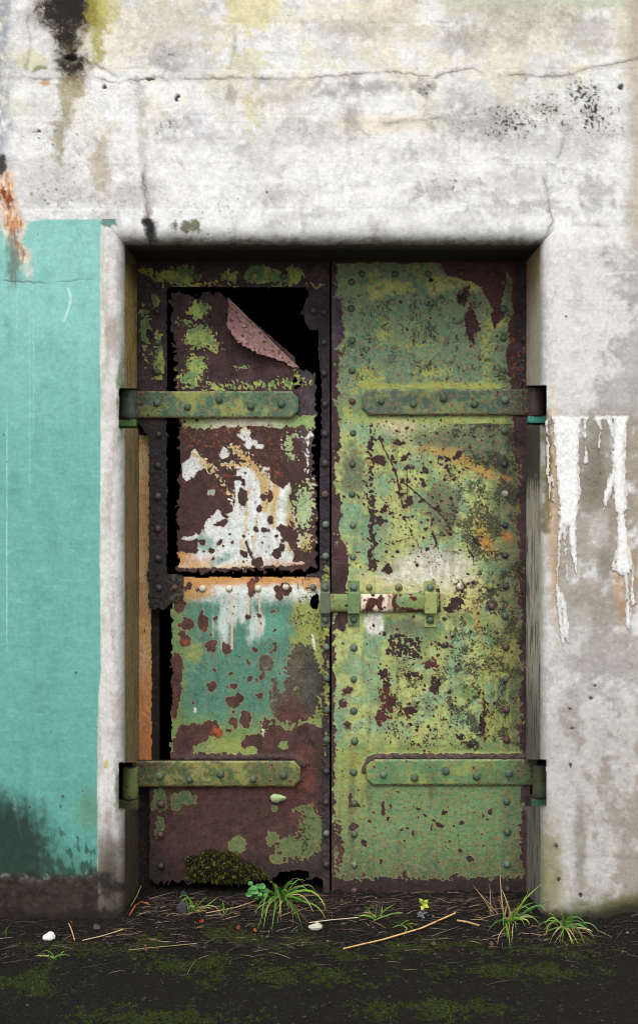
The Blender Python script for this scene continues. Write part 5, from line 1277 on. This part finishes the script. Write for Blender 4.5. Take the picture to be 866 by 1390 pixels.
# ------------------------------------------------------------------ sliding bolt
def keeper(parent, cx, half, cols, name='bolt_keeper'):
    k = MB()
    x0, x1 = dx(cx - half), dx(cx + half)
    yb = YD; t = 0.006; br = 0.032
    z_ = [dz(v) for v in (851, 833, 831.5, 804.5, 803, 788)]
    pts = [(yb, z_[0]), (yb - t, z_[0]), (yb - t, z_[1]), (yb - br + .004, z_[1]), (yb - br, z_[2]), (yb - br, z_[3]), (yb - br + .004, z_[4]), (yb - t, z_[4]), (yb - t, z_[5]), (yb, z_[5])]
    n = len(pts); vs = [(x0, y, z) for y, z in pts] + [(x1, y, z) for y, z in pts]
    fs = [tuple(range(n)), tuple(range(2 * n - 1, n - 1, -1))] + [(i, n + i, n + (i + 1) % n, (i + 1) % n) for i in range(n)]
    k.add(vs, fs); o = k.build(name, HARD, parent, bevel=.0022); o.color = (*cols, 1)
    for py, c in ((797, gGr), (841, gG)): rivet(cx, py, o, c, RV, YD - 0.006, 'rivet')
    return o
keeper(doorL, 441.5, 6.5, lin(92, 100, 76)); keeper(doorR, 480, 8, lin(104, 128, 82)); keeper(doorR, 583.5, 8, lin(150, 160, 92))
bolt = None
def bolt_fn(F):
    n3 = F.fbm(7, 903, 3); nn = F.fbm(4, 905, 2); x, y = F.x, F.y
    c = np.tile(lin(112, 142, 84), (F.n, 1))
    c = mixc(c, lin(236, 222, 204), sstep(-1, 1, F.box(490, 800, 526, 840, True)) * .95)
    c = mixc(c, lin(216, 140, 96), sstep(-1, 1, F.box(490, 800, 500, 840, True)) * sstep(0, .3, n3) * .8)
    c = mixc(c, lin(196, 176, 156), sstep(-.6, .6, F.box(526, 800, 533, 840, True)) * .9)
    c = mixc(c, lin(96, 144, 112), sstep(-1, 1, F.box(538, 800, 546, 840, True)) * .8)
    fd = np.maximum(F.dots(6, .5, 3.0, .55 * sstep(492, 495, x) * sstep(524, 520, x) + .12, 911) / 2.2, (n3 - .5))
    fd = np.maximum(fd, F.blobs([(510, 816, 10, 5), (503, 822, 6, 6), (518, 812, 5, 4), (517, 822, 4, 5)]) / 3 + .4 * n3)
    fd = np.maximum(fd, F.blobs([(535, 818, 3, 12), (560, 829, 18, 3), (560, 812, 4, 3)]) / 2.5)
    fd = np.maximum(fd, sstep(592, 595, x) + nn - .8)
    yy = np.clip((y - 818.5) / 12.5, -1, 1)
    h = 0.016 * np.sqrt(np.maximum(0.02, 1 - np.abs(yy) ** 3.2)) - 0.004 * sstep(1.2, 0, np.abs(x - 526.5)) + .0005 * n3
    h = h - .006 * sstep(-.5, .5, F.box(533, 800, 538, 840, True))
    return np.ones(F.n, bool), h, dict(paint=c, bare=np.tile(lin(78, 42, 34), (F.n, 1)), field=np.clip(fd, -2, 2), pit=np.full(F.n, .2))
tag(plate('sliding_bolt', 434, 806, 597, 831, YD - 0.010, 0.012, bolt_fn, doorR, 1.0), 'sliding bolt bar with white and rusty middle')
# lifted flake of pale paint under the strap
b = MB(); import math as _m
ctr = Vector((dx(377), YD - 0.004, dz(1083))); ring = []
for k in range(16):
    a = 2 * _m.pi * k / 16; rr = 1 + .13 * _m.sin(3 * a + 1) + .08 * _m.sin(7 * a)
    ring.append(ctr + Vector((10.5 * S * KD * rr * _m.cos(a), -0.006 - .004 * _m.sin(a * 2 + 1), 5.6 * S * KD * rr * _m.sin(a))))
vs = [ctr + Vector((0, -.002, 0))] + ring + [v + Vector((0, .003, 0)) for v in ring]
b.add(vs, [(0, 1 + (k + 1) % 16, 1 + k) for k in range(16)] + [(1 + k, 1 + (k + 1) % 16, 17 + (k + 1) % 16, 17 + k) for k in range(16)])
b.build('paint_flake', simple_mat('pale_green_paint', tuple(lin(164, 186, 132)), .7, .25, 120, .002), doorL, True)

# ================================================================== PLANTS AND LITTER
rg = random.Random(21)
GRN = lin(92, 138, 44); GRD = lin(48, 92, 34); STRAW = lin(196, 172, 128); BRN = lin(120, 84, 56); YEL = lin(176, 190, 70)
def tuft(name, label, cat, root_px, root_py, greens, dries, wg=1.9, wd=1.2, group=None, extra=(8, 10)):
    """greens/dries: list of (tip px, tip py, rise) – blades from the root that arch and droop."""
    g = on_ground(root_px, root_py); e = empty(name, g); tag(e, label, cat, group or ('grass tufts at the foot of the door and wall' if name == 'grass_tuft' else None))
    if len(greens) > 8:
        xs_ = [t[0] for t in greens]; ys_ = [t[1] for t in greens]
        greens = greens + [(rg.uniform(min(xs_), max(xs_)), rg.uniform(min(ys_), max(ys_)), rg.uniform(4, 36)) for _ in range(extra[0])]
        dries = dries + [(rg.uniform(min(xs_), max(xs_)), rg.uniform((min(ys_) + max(ys_)) / 2, max(ys_) + 4), rg.uniform(0, 22)) for _ in range(extra[1])]
    for kind, lst, w in (('green_blades', greens, wg), ('dry_blades', dries, wd)):
        if not lst: continue
        b = MB()
        for (tx, ty, rise) in lst:
            p0 = g + Vector((rg.uniform(-.02, .02), rg.uniform(-.015, .015), -.005))
            fwd = -0.02 - 0.0015 * max(0, ty - root_py) + rg.uniform(-.03, .02)
            yy = g.y + fwd
            tip = PW(tx, ty, yy)
            zg = gz(tip.x, tip.y) + .006
            if tip.z < zg:
                q = on_ground(tx, ty); tip = q + Vector((0, 0, .006))
            mid = (p0 + tip) / 2 + Vector(((tip.x - p0.x) * rg.uniform(-.3, .4), rg.uniform(-.02, .02), rise * S * rg.uniform(.6, 1.2)))
            if kind == 'green_blades':
                c = GRN * rg.uniform(.6, 1.2) if rg.random() < .7 else GRD * rg.uniform(.8, 1.4)
                b.blade(p0, mid, tip, w * S * rg.uniform(.35, .85), c, 7, tip=YEL * .8 if rg.random() < .3 else c)
            else:
                c = (STRAW if rg.random() < .6 else BRN) * rg.uniform(.6, 1.1)
                b.blade(p0, mid, tip, w * S * rg.uniform(.4, .85), c, 7)
        o = b.build(kind, LEAF, None, True); o.parent = e; o.location = -Vector(e.location)
    return e
tuft('grass_tuft', 'drooping green grass tuft growing under the left door leaf beside the clover', 'grass tuft', 382, 1222,
     [(348, 1268, 40), (358, 1262, 46), (369, 1267, 40), (372, 1248, 50), (381, 1252, 36), (404, 1250, 40), (411, 1266, 36), (438, 1238, 30), (442, 1236, 54), (345, 1246, 30), (398, 1197, 20), (414, 1196, 26), (372, 1200, 18), (430, 1222, 44), (362, 1230, 26), (391, 1240, 40), (420, 1212, 40), (354, 1256, 50)],
     [(446, 1216, 14), (418, 1202, 20), (345, 1240, 22), (398, 1258, 34), (420, 1256, 36), (366, 1198, 20), (412, 1200, 30), (425, 1240, 30), (377, 1254, 26), (358, 1244, 30)])
tuft('grass_tuft', 'tall sparse tuft with upright straw stalks before the right door leaf', 'grass tuft', 690, 1252,
     [(660, 1270, 30), (688, 1276, 22), (692, 1290, 16), (684, 1272, 34), (735, 1200, 6), (752, 1222, 14), (728, 1225, 16), (712, 1258, 22), (733, 1256, 24), (722, 1240, 26), (700, 1268, 26), (740, 1238, 30), (716, 1212, 8), (697, 1236, 8)],
     [(678, 1172, 2), (680, 1206, 6), (690, 1222, 6), (684, 1214, 14), (700, 1226, 16), (694, 1282, 18), (712, 1232, 12), (676, 1218, 8), (706, 1246, 20), (704, 1222, 4), (722, 1246, 10), (690, 1236, 12)], 1.7, 1.2, extra=(3, 6))
tuft('grass_tuft', 'spreading low green tuft at the foot of the right concrete pier', 'grass tuft', 766, 1258,
     [(806, 1272, 26), (800, 1262, 30), (790, 1280, 24), (745, 1284, 18), (740, 1272, 20), (812, 1266, 22), (758, 1282, 20), (730, 1258, 20), (786, 1246, 16), (772, 1238, 10), (752, 1246, 16), (795, 1254, 26), (778, 1284, 20), (738, 1262, 26), (760, 1236, 8), (784, 1272, 28)],
     [(760, 1284, 10), (776, 1284, 14), (806, 1276, 18), (764, 1240, 8), (742, 1266, 20)], 1.5, 1.0)
tuft('grass_tuft', 'short sprig of grass with pale tips between the two door leaves', 'grass tuft', 514, 1246,
     [(492, 1228, 6), (535, 1228, 8), (487, 1244, 8), (516, 1228, 4), (548, 1240, 10), (500, 1236, 4)], [(520, 1226, 4), (512, 1228, 4), (530, 1246, 8), (492, 1240, 8)], 1.7, 1.1)
tuft('grass_tuft', 'feathery grey-green sprig lying beside the long straw', 'grass tuft', 548, 1258,
     [(536, 1252, 6), (542, 1248, 6), (556, 1250, 8), (565, 1256, 8), (548, 1270, 8), (560, 1264, 8), (532, 1262, 8)], [(570, 1258, 8), (546, 1262, 6)], 1.1, .9)
tuft('grass_tuft', 'thin pale seedlings by the grey stone under the left leaf', 'grass tuft', 262, 1238,
     [(262, 1220, 2), (268, 1226, 6), (254, 1232, 8), (240, 1240, 8), (282, 1216, 3), (278, 1238, 6), (248, 1244, 8), (272, 1236, 6), (300, 1230, 6)], [(250, 1246, 6), (280, 1240, 6)], 1.2, .8)
tuft('grass_tuft', 'curled green shoots left of the clover on the litter', 'grass tuft', 308, 1240,
     [(300, 1228, 8), (320, 1232, 12), (302, 1222, 10), (314, 1236, 8)], [(326, 1238, 8)], 1.2, .8)
tuft('grass_tuft', 'short grass at the left edge beneath the teal wall', 'grass tuft', 74, 1300,
     [(58, 1292, 8), (74, 1290, 6), (88, 1292, 8), (52, 1298, 8), (96, 1298, 8), (66, 1304, 8), (64, 1290, 6), (84, 1298, 8)], [(48, 1298, 6)], 1.0, .8)
tuft('grass_tuft', 'single bent grass blade at the far left edge of the wall foot', 'grass tuft', 2, 1272,
     [(10, 1259, 6), (8, 1264, 6), (-6, 1262, 6)], [], 1.5, .8)
tuft('dry_stalks', 'bare grey-brown stems leaning on the foot of the right leaf', 'dead stems', 672, 1240, [], [(642, 1202, 8), (664, 1200, 12), (666, 1206, 6), (650, 1212, 12)], 1, .7)

# clover
def leaf_disc(b, c, r, nrm, tint):
    n = Vector(nrm).normalized(); u = n.cross(Vector((0, 0, 1))).normalized(); v = n.cross(u)
    ring = [c + (u * math.cos(a) + v * math.sin(a) * .85) * r * (1 + .06 * math.sin(3 * a)) for a in [2 * math.pi * k / 9 for k in range(9)]]
    b.add([c - n * r * .22] + ring, [(0, 1 + k, 1 + (k + 1) % 9) for k in range(9)], tint)
g = on_ground(350, 1224); e = empty('clover', g); tag(e, 'small bright green clover with round leaves beside the drooping grass', 'clover')
CL = make_leaf('clover_leaf', .25, .4)
st = MB()
for k, (px, py) in enumerate(((340, 1199), (338, 1214), (346, 1210), (353, 1214), (358, 1208), (361, 1215), (350, 1203), (356, 1203), (344, 1205), (362, 1209), (349, 1218), (341, 1208))):
    yy = g.y - rg.uniform(.0, .06); c = PW(px, py, yy); b = MB()
    leaf_disc(b, Vector((0, 0, 0)), rg.uniform(3.6, 5.2) * S, (rg.uniform(-.3, .3), -1, rg.uniform(.3, 1.1)), lin(72, 140, 62) * rg.uniform(.5, 1.0))
    o = b.build('leaf', CL); o.parent = e; o.location = c - g
    st.tube([(rg.uniform(-.01, .01), 0, -.005), (c - g) * .5 + Vector((0, -.01, .01)), c - g], .0012, 4, lin(70, 96, 44))
o = st.build('stem', CL); o.parent = e

# weed with yellow-green leaves
g = on_ground(573, 1248); e = empty('seedling', g); tag(e, 'upright seedling with four yellow-green leaves before the right leaf', 'seedling')
top = PW(574, 1229, g.y); st = MB(); st.tube([Vector((0, 0, -.005)), (top - g) * .5 + Vector((.004, 0, 0)), top - g], [.0022, .0018, .0012], 5, lin(150, 140, 130))
o = st.build('stem', LEAF); o.parent = e
for (tx, ty) in ((569, 1219), (581, 1221), (572, 1236), (582, 1232)):
    b = MB(); t = PW(tx, ty, g.y - .02) - g; r0 = top - g
    mid = (r0 + t) / 2 + Vector((0, -.004, .004)); d = (t - r0).normalized(); sd = d.cross(Vector((0, -1, 0.2))).normalized() * .0085
    b.add([r0, mid - sd, t, mid + sd, mid + Vector((0, -.003, 0))], [(0, 1, 4), (1, 2, 4), (2, 3, 4), (3, 0, 4)], lin(186, 200, 76))
    o = b.build('leaf', LEAF); o.parent = e
for k in range(7):
    b = MB(); p0 = Vector((0, 0, .004 + .003 * k)); a = rg.uniform(0, 6.28); t = p0 + Vector((math.cos(a) * .022, -.012, rg.uniform(-.004, .012)))
    b.blade(p0, (p0 + t) / 2 + Vector((0, 0, .006)), t, .004, lin(132, 134, 136) * rg.uniform(.5, 1), 3)
    o = b.build('leaf', LEAF); o.parent = e

# moss cushion hanging on the left leaf
def moss_cushion():
    g = PW(302, 1200, YD - .02); e = empty('moss_cushion', g)
    tag(e, 'yellow-green moss cushion clinging to the bottom of the left door leaf', 'moss')
    V = []; F4 = []; T = []; r = random.Random(5); nf = 3600
    base = MB(); 
    for k in range(nf):
        a = r.uniform(0, 6.28); q = math.sqrt(r.random())
        q *= 1 + .16 * math.sin(3 * a + 1) + .12 * math.sin(5 * a + 2.4) + .1 * math.sin(9 * a)
        u = math.cos(a) * q; v = math.sin(a) * q
        px = 302 + 52 * u + r.uniform(-3, 3) ; py = 1180 + 19 * v - 5 * (1 - u * u) + 5 * u
        if v > .25: py += r.uniform(0, 9) * (1 - abs(u))
        out = (.04 + .018 * math.sin(px * .35) * math.sin(py * .5)) * math.sqrt(max(0, 1 - q * q)) + .004
        p = PW(px, py, YD - out) - g
        l = r.uniform(.007, .016); w = r.uniform(.0012, .0024)
        d = Vector((u * .8 + r.uniform(-.7, .7), -.7 + r.uniform(-.4, .5), -.55 * v - .5 + r.uniform(-.6, .6))).normalized()
        sd = d.cross(Vector((r.uniform(-1, 1), r.uniform(-1, 1), r.uniform(-1, 1)))).normalized() * w
        i = len(V); V += [p - sd, p + sd, p + d * l * .6 + sd * .8, p + d * l, p + d * l * .6 - sd * .8]
        F4 += [(i, i + 1, i + 2, i + 3, i + 4)]
        m = r.random(); c = lin(120, 118, 36) if m < .22 else (lin(70, 72, 24) if m < .55 else lin(34, 34, 16))
        T += [tuple(c * r.uniform(.45, 1.1))] * 5
    me = bpy.data.meshes.new('fronds'); me.from_pydata([tuple(v) for v in V], [], F4); me.update(); put_attr(me, 'tint', np.array(T)); me.materials.append(LEAF)
    o = bpy.data.objects.new('fronds', me); COL.objects.link(o); o.parent = e
    b = MB(); n = 18
    for j in range(7):
        for k in range(n):
            a = 2 * math.pi * k / n; t = j / 6 * math.pi / 2
            b.v.append(tuple(PW(302 + 50 * math.cos(a) * math.cos(t), 1179 + 19 * math.sin(a) * math.cos(t) + 4 * math.cos(a), YD - .048 * math.sin(t)) - g))
    for j in range(6):
        for k in range(n): b.f.append((j * n + k, j * n + (k + 1) % n, (j + 1) * n + (k + 1) % n, (j + 1) * n + k))
    o = b.build('peat', simple_mat('dark_peat', (.012, .012, .006), .95, .4, 90, .006), None, True); o.parent = e
moss_cushion()

# bright moss patch on the right arris
def wall_moss():
    pts = [(752, 1062, 2.5, 10), (754, 1072, 4, 12), (753, 1085, 6, 13), (754, 1094, 5, 10), (750, 1100, 4, 10)]
    r = random.Random(9); b = MB()
    for k in range(1500):
        cx, cy, rx, ry = r.choice(pts); a = r.uniform(0, 6.28); q = math.sqrt(r.random())
        px, py = cx + rx * q * math.cos(a), cy + ry * q * math.sin(a)
        t = min(max((767 - px) / 30, 0), 1); yd = RAD * S * (1 - math.sqrt(max(0, 1 - t * t)))
        p = Vector(((px - 433) * S, yd + .002, ZC + (695 - py) * S)); l = r.uniform(.004, .009)
        d = Vector((-.5 + r.uniform(-.6, .6), -.8 + r.uniform(-.4, .4), r.uniform(-.5, .6))).normalized()
        sd = d.cross(Vector((r.uniform(-1, 1), r.uniform(-1, 1), r.uniform(-1, 1)))).normalized() * r.uniform(.001, .002)
        b.add([p - sd, p + sd, p + d * l], [(0, 1, 2)], lin(92, 164, 36) * r.uniform(.5, 1.2))
    o = b.build('moss_patch', LEAF, wall); o['kind'] = 'stuff'
wall_moss()

# ground moss and litter
def ground_stuff():
    r = np.random.default_rng(3)
    n = 60000; X = r.uniform(-1.3, 1.3, n); Y = r.uniform(-.9, .12, n); fld = Field(X / S, Y / S)
    m = moss_amount(X, Y, fld); sel = (r.random(n) < sstep(.12, .5, m) * .9); X = X[sel]; Y = Y[sel]; fld = Field(X / S, Y / S); Z = ground_h(X, Y, fld); n = len(X)
    l = r.uniform(.002, .006, n); a = r.uniform(0, 6.28, n); w = r.uniform(.0012, .0026, n)
    base = np.stack([X, Y, Z - .001], -1); side = np.stack([np.cos(a) * w, np.sin(a) * w, 0 * w], -1); tip = base + np.stack([r.normal(0, .004, n), r.normal(-.002, .004, n), l], -1)
    V = np.stack([base - side, base + side, tip], 1).reshape(-1, 3); F3 = np.arange(3 * n).reshape(-1, 3)
    me = mesh_np('moss', V, F3, False); c = np.where((r.random(n) < .4)[:, None], lin(78, 94, 24), lin(46, 64, 16)) * r.uniform(.4, 1.1, n)[:, None]
    put_attr(me, 'tint', np.repeat(c, 3, 0)); tag(link('moss', me, LEAF), 'low dark green moss growing on the damp soil', 'moss', kind='stuff')
    # straw, bark and leaf crumbs
    rr = random.Random(14); b = MB()
    for k in range(2000):
        if k < 1400: x = rr.uniform(-.72, .82); y = rr.gauss(.1, .12)
        else: x = rr.uniform(-1.25, 1.25); y = rr.gauss(-.12, .13)
        y = min(max(y, -.85), .34)
        if abs(x - .05) > .72 and y > -.02: y = -.02 - rr.random() * .1
        z = gz(x, y) + .003; q = rr.random()
        a = rr.uniform(0, 3.14) if q > .5 else rr.gauss(0, .35); L_ = rr.uniform(.015, .07) if q < .45 else rr.uniform(.05, .13) if q < .7 else rr.uniform(.008, .022)
        d = Vector((math.cos(a), math.sin(a), rr.uniform(-.08, .22))) * L_ / 2; p = Vector((x, y, z + abs(d.z) * .6))
        t = rr.random(); c = (STRAW * rr.uniform(.12, .5) if t < .16 else BRN * rr.uniform(.08, .35) if t < .55 else lin(46, 36, 30) * rr.uniform(.2, .8))
        if q < .7: b.blade(p - d, p + Vector((0, 0, rr.uniform(0, .008))), p + d, rr.uniform(.0005, .0013), c, 3)
        else:
            sd = d.cross(Vector((rr.uniform(-.4, .4), rr.uniform(-.4, .4), 1))).normalized() * rr.uniform(.002, .006); d = d * .8
            b.add([p - d, p - sd + Vector((0, 0, .003)), p + d, p + sd], [(0, 1, 2, 3)], c)
    o = b.build('litter', LEAF); tag(o, 'straw, bark and leaf crumbs strewn on the soil under the door', 'litter', kind='stuff')
ground_stuff()

def clods():
    r = random.Random(31); b = MB()
    for k in range(2600):
        x = r.uniform(-1.28, 1.28); y = r.uniform(-.88, .33) if r.random() < .6 else r.gauss(.0, .1)
        y = min(max(y, -.9), .34)
        if (x < -.72 or x > .83) and y > -.03: y = -.03 - r.random() * .25
        q = r.uniform(.002, .005) if r.random() < .85 else r.uniform(.005, .010); z = gzs(x, y)
        c = Vector((x, y, z + q * .3)); pts = [c + Vector((r.uniform(.6, 1) * q * dx_, r.uniform(.6, 1) * q * dy_, r.uniform(.5, .9) * q * dz_)) for dx_, dy_, dz_ in ((1, 0, 0), (-1, 0, 0), (0, 1, 0), (0, -1, 0), (.2, .1, 1), (0, 0, -1))]
        t = r.random(); col = lin(58, 48, 40) * r.uniform(.3, 1.1) if t < .8 else lin(84, 80, 76) * r.uniform(.15, .55)
        b.add(pts, [(0, 2, 4), (2, 1, 4), (1, 3, 4), (3, 0, 4), (2, 0, 5), (1, 2, 5), (3, 1, 5), (0, 3, 5)], col)
    tag(b.build('grit', LEAF), 'dark grit and soil crumbs scattered over the ground', 'grit', kind='stuff')
_hx = np.arange(-1.4, 1.41, .01); _hy = np.arange(-1.0, .5, .01); _mx, _my = np.meshgrid(_hx, _hy)
_HZ = ground_h(_mx.ravel(), _my.ravel(), Field(_mx.ravel() / S, _my.ravel() / S)).reshape(_mx.shape)
def gzs(x, y): return float(_HZ[min(int((y + 1.0) / .01 + .5), len(_hy) - 1), min(max(int((x + 1.4) / .01 + .5), 0), len(_hx) - 1)])
clods()
# straws and sticks one can pick out
def straw(label, pts, rad, col, name='straw', cat='straw'):
    P = [on_ground(px, py) + Vector((0, 0, .006 + dzz)) for px, py, dzz in pts]; c = P[0].copy(); b = MB()
    b.tube([p - c for p in P], rad, 5, col); o = b.build(name, LEAF); o.location = c; tag(o, label, cat, 'straws lying on the soil' if name == 'straw' else None)
straw('long pale straw slanting across the soil before the right leaf', [(466, 1290, 0), (520, 1279, .004), (572, 1265, .008), (618, 1247, .015)], .0032, lin(206, 164, 110))
straw('long thin straw on the soil below the left pier', [(112, 1279, 0), (140, 1274, .004), (168, 1266, .006)], .0022, lin(178, 154, 108))
straw('short straw standing askew by the left pier foot', [(102, 1279, 0), (98, 1270, .012), (94, 1263, .02)], .002, lin(196, 150, 104))
straw('reddish bent twig at the inner left corner of the opening', [(176, 1245, 0), (184, 1237, .015), (192, 1233, .02), (204, 1234, .01)], .0028, lin(140, 72, 46), 'twig', 'twig')
straw('upright grass stalk in the inner left corner of the opening', [(178, 1232, 0), (186, 1226, .02), (192, 1222, .05)], .0015, lin(150, 160, 84))
straw('pale straw lying behind the drooping grass', [(280, 1243, .004), (320, 1237, .008), (356, 1226, .012)], .0022, lin(186, 150, 112))
straw('thin straw lying on the moss in front of the left leaf', [(175, 1292, 0), (215, 1289, .003), (268, 1284, .003)], .0016, lin(140, 130, 76))
straw('broad dry blade lying right of the seedling', [(620, 1253, .004), (634, 1256, .006), (650, 1260, .004)], .0036, lin(176, 140, 96), 'dry_grass', 'dry grass')
straw('dry straw between the drooping grass and the sprig', [(420, 1256, .004), (450, 1253, .006), (486, 1250, .006)], .0018, lin(196, 180, 152))

# stones
def stone(label, px, py, w, h, col, seed, name='stone', cat='stone'):
    g = on_ground(px, py); b = MB(); r = random.Random(seed); n = 10; m = 6
    for j in range(m + 1):
        th = math.pi * j / m
        for k in range(n):
            a = 2 * math.pi * k / n; q = 1 + .22 * math.sin(2 * a + seed) * math.sin(th) + r.uniform(-.09, .09)
            b.v.append((w * S * .5 * q * math.cos(a) * math.sin(th), w * S * .4 * q * math.sin(a) * math.sin(th), h * S * .5 * (1 + math.cos(th)) * (1 + .15 * math.sin(a + seed))))
    for j in range(m):
        for k in range(n): b.f.append((j * n + k, (j + 1) * n + k, (j + 1) * n + (k + 1) % n, j * n + (k + 1) % n))
    o = b.build(name, simple_mat('stone_' + str(seed), tuple(col), .85, .3, 70, .003)); o.location = g - Vector((0, 0, .003)); tag(o, label, cat, 'stones lying on the soil' if name == 'stone' else None)
stone('small bright white stone chip below the teal wall', 67, 1276, 15, 11, lin(232, 230, 226), 1)
stone('pale greenish pebble right of the drooping grass', 428, 1262, 17, 10, lin(190, 188, 168), 2)
stone('dark slate-grey flake leaning by the pale seedlings', 247, 1240, 14, 17, lin(62, 59, 66), 3)
stone('grey flake of slate above the other one at the door foot', 250, 1218, 13, 10, lin(52, 50, 54), 4)
stone('small dull chip lying left of the grey slate flakes', 132, 1262, 12, 8, lin(78, 68, 70), 5)
stone('small red berry lying under the left leaf', 274, 1252, 6, 5, lin(170, 52, 34), 6, 'berry', 'berry')
# fallen leaves
def leaf(label, px, py, w, h, col, ang):
    g = on_ground(px, py); b = MB(); n = 12; c, s_ = math.cos(ang), math.sin(ang); vs = [Vector((0, 0, .004))]
    for k in range(n):
        a = 2 * math.pi * k / n; u = w * S / 2 * math.cos(a) * (1 - .2 * math.sin(a) ** 2); v = h * S * .9 * math.sin(a) * (.55 + .45 * math.cos(a / 2) ** 2)
        vs.append(Vector((u * c - v * s_, u * s_ + v * c, .003 + .006 * math.sin(2 * a + ang))))
    b.add(vs, [(0, 1 + k, 1 + (k + 1) % n) for k in range(n)] + [(0, 1 + (k + 1) % n, 1 + k) for k in ()], col)
    o = b.build('fallen_leaf', LEAF); o.location = g + Vector((0, 0, .005)); o.rotation_euler = (R(12), 0, 0); tag(o, label, 'leaf', 'fallen leaves on the soil')
leaf('reddish fallen leaf below the drooping grass, farther left', 321, 1262, 11, 4, lin(104, 44, 32), .4)
leaf('small orange fallen leaf at the tip of the drooping grass', 345, 1266, 7, 3.5, lin(150, 70, 40), .9)
leaf('brown fallen leaf on the moss right of the straw', 585, 1284, 12, 4, lin(80, 46, 34), .2)
leaf('rusty leaf lying on the moss before the left leaf', 196, 1292, 9, 4, lin(104, 54, 38), .7)
leaf('rust-brown leaf on the mossy soil left of the tall straw stalks', 664, 1284, 11, 4, lin(84, 48, 36), .1)
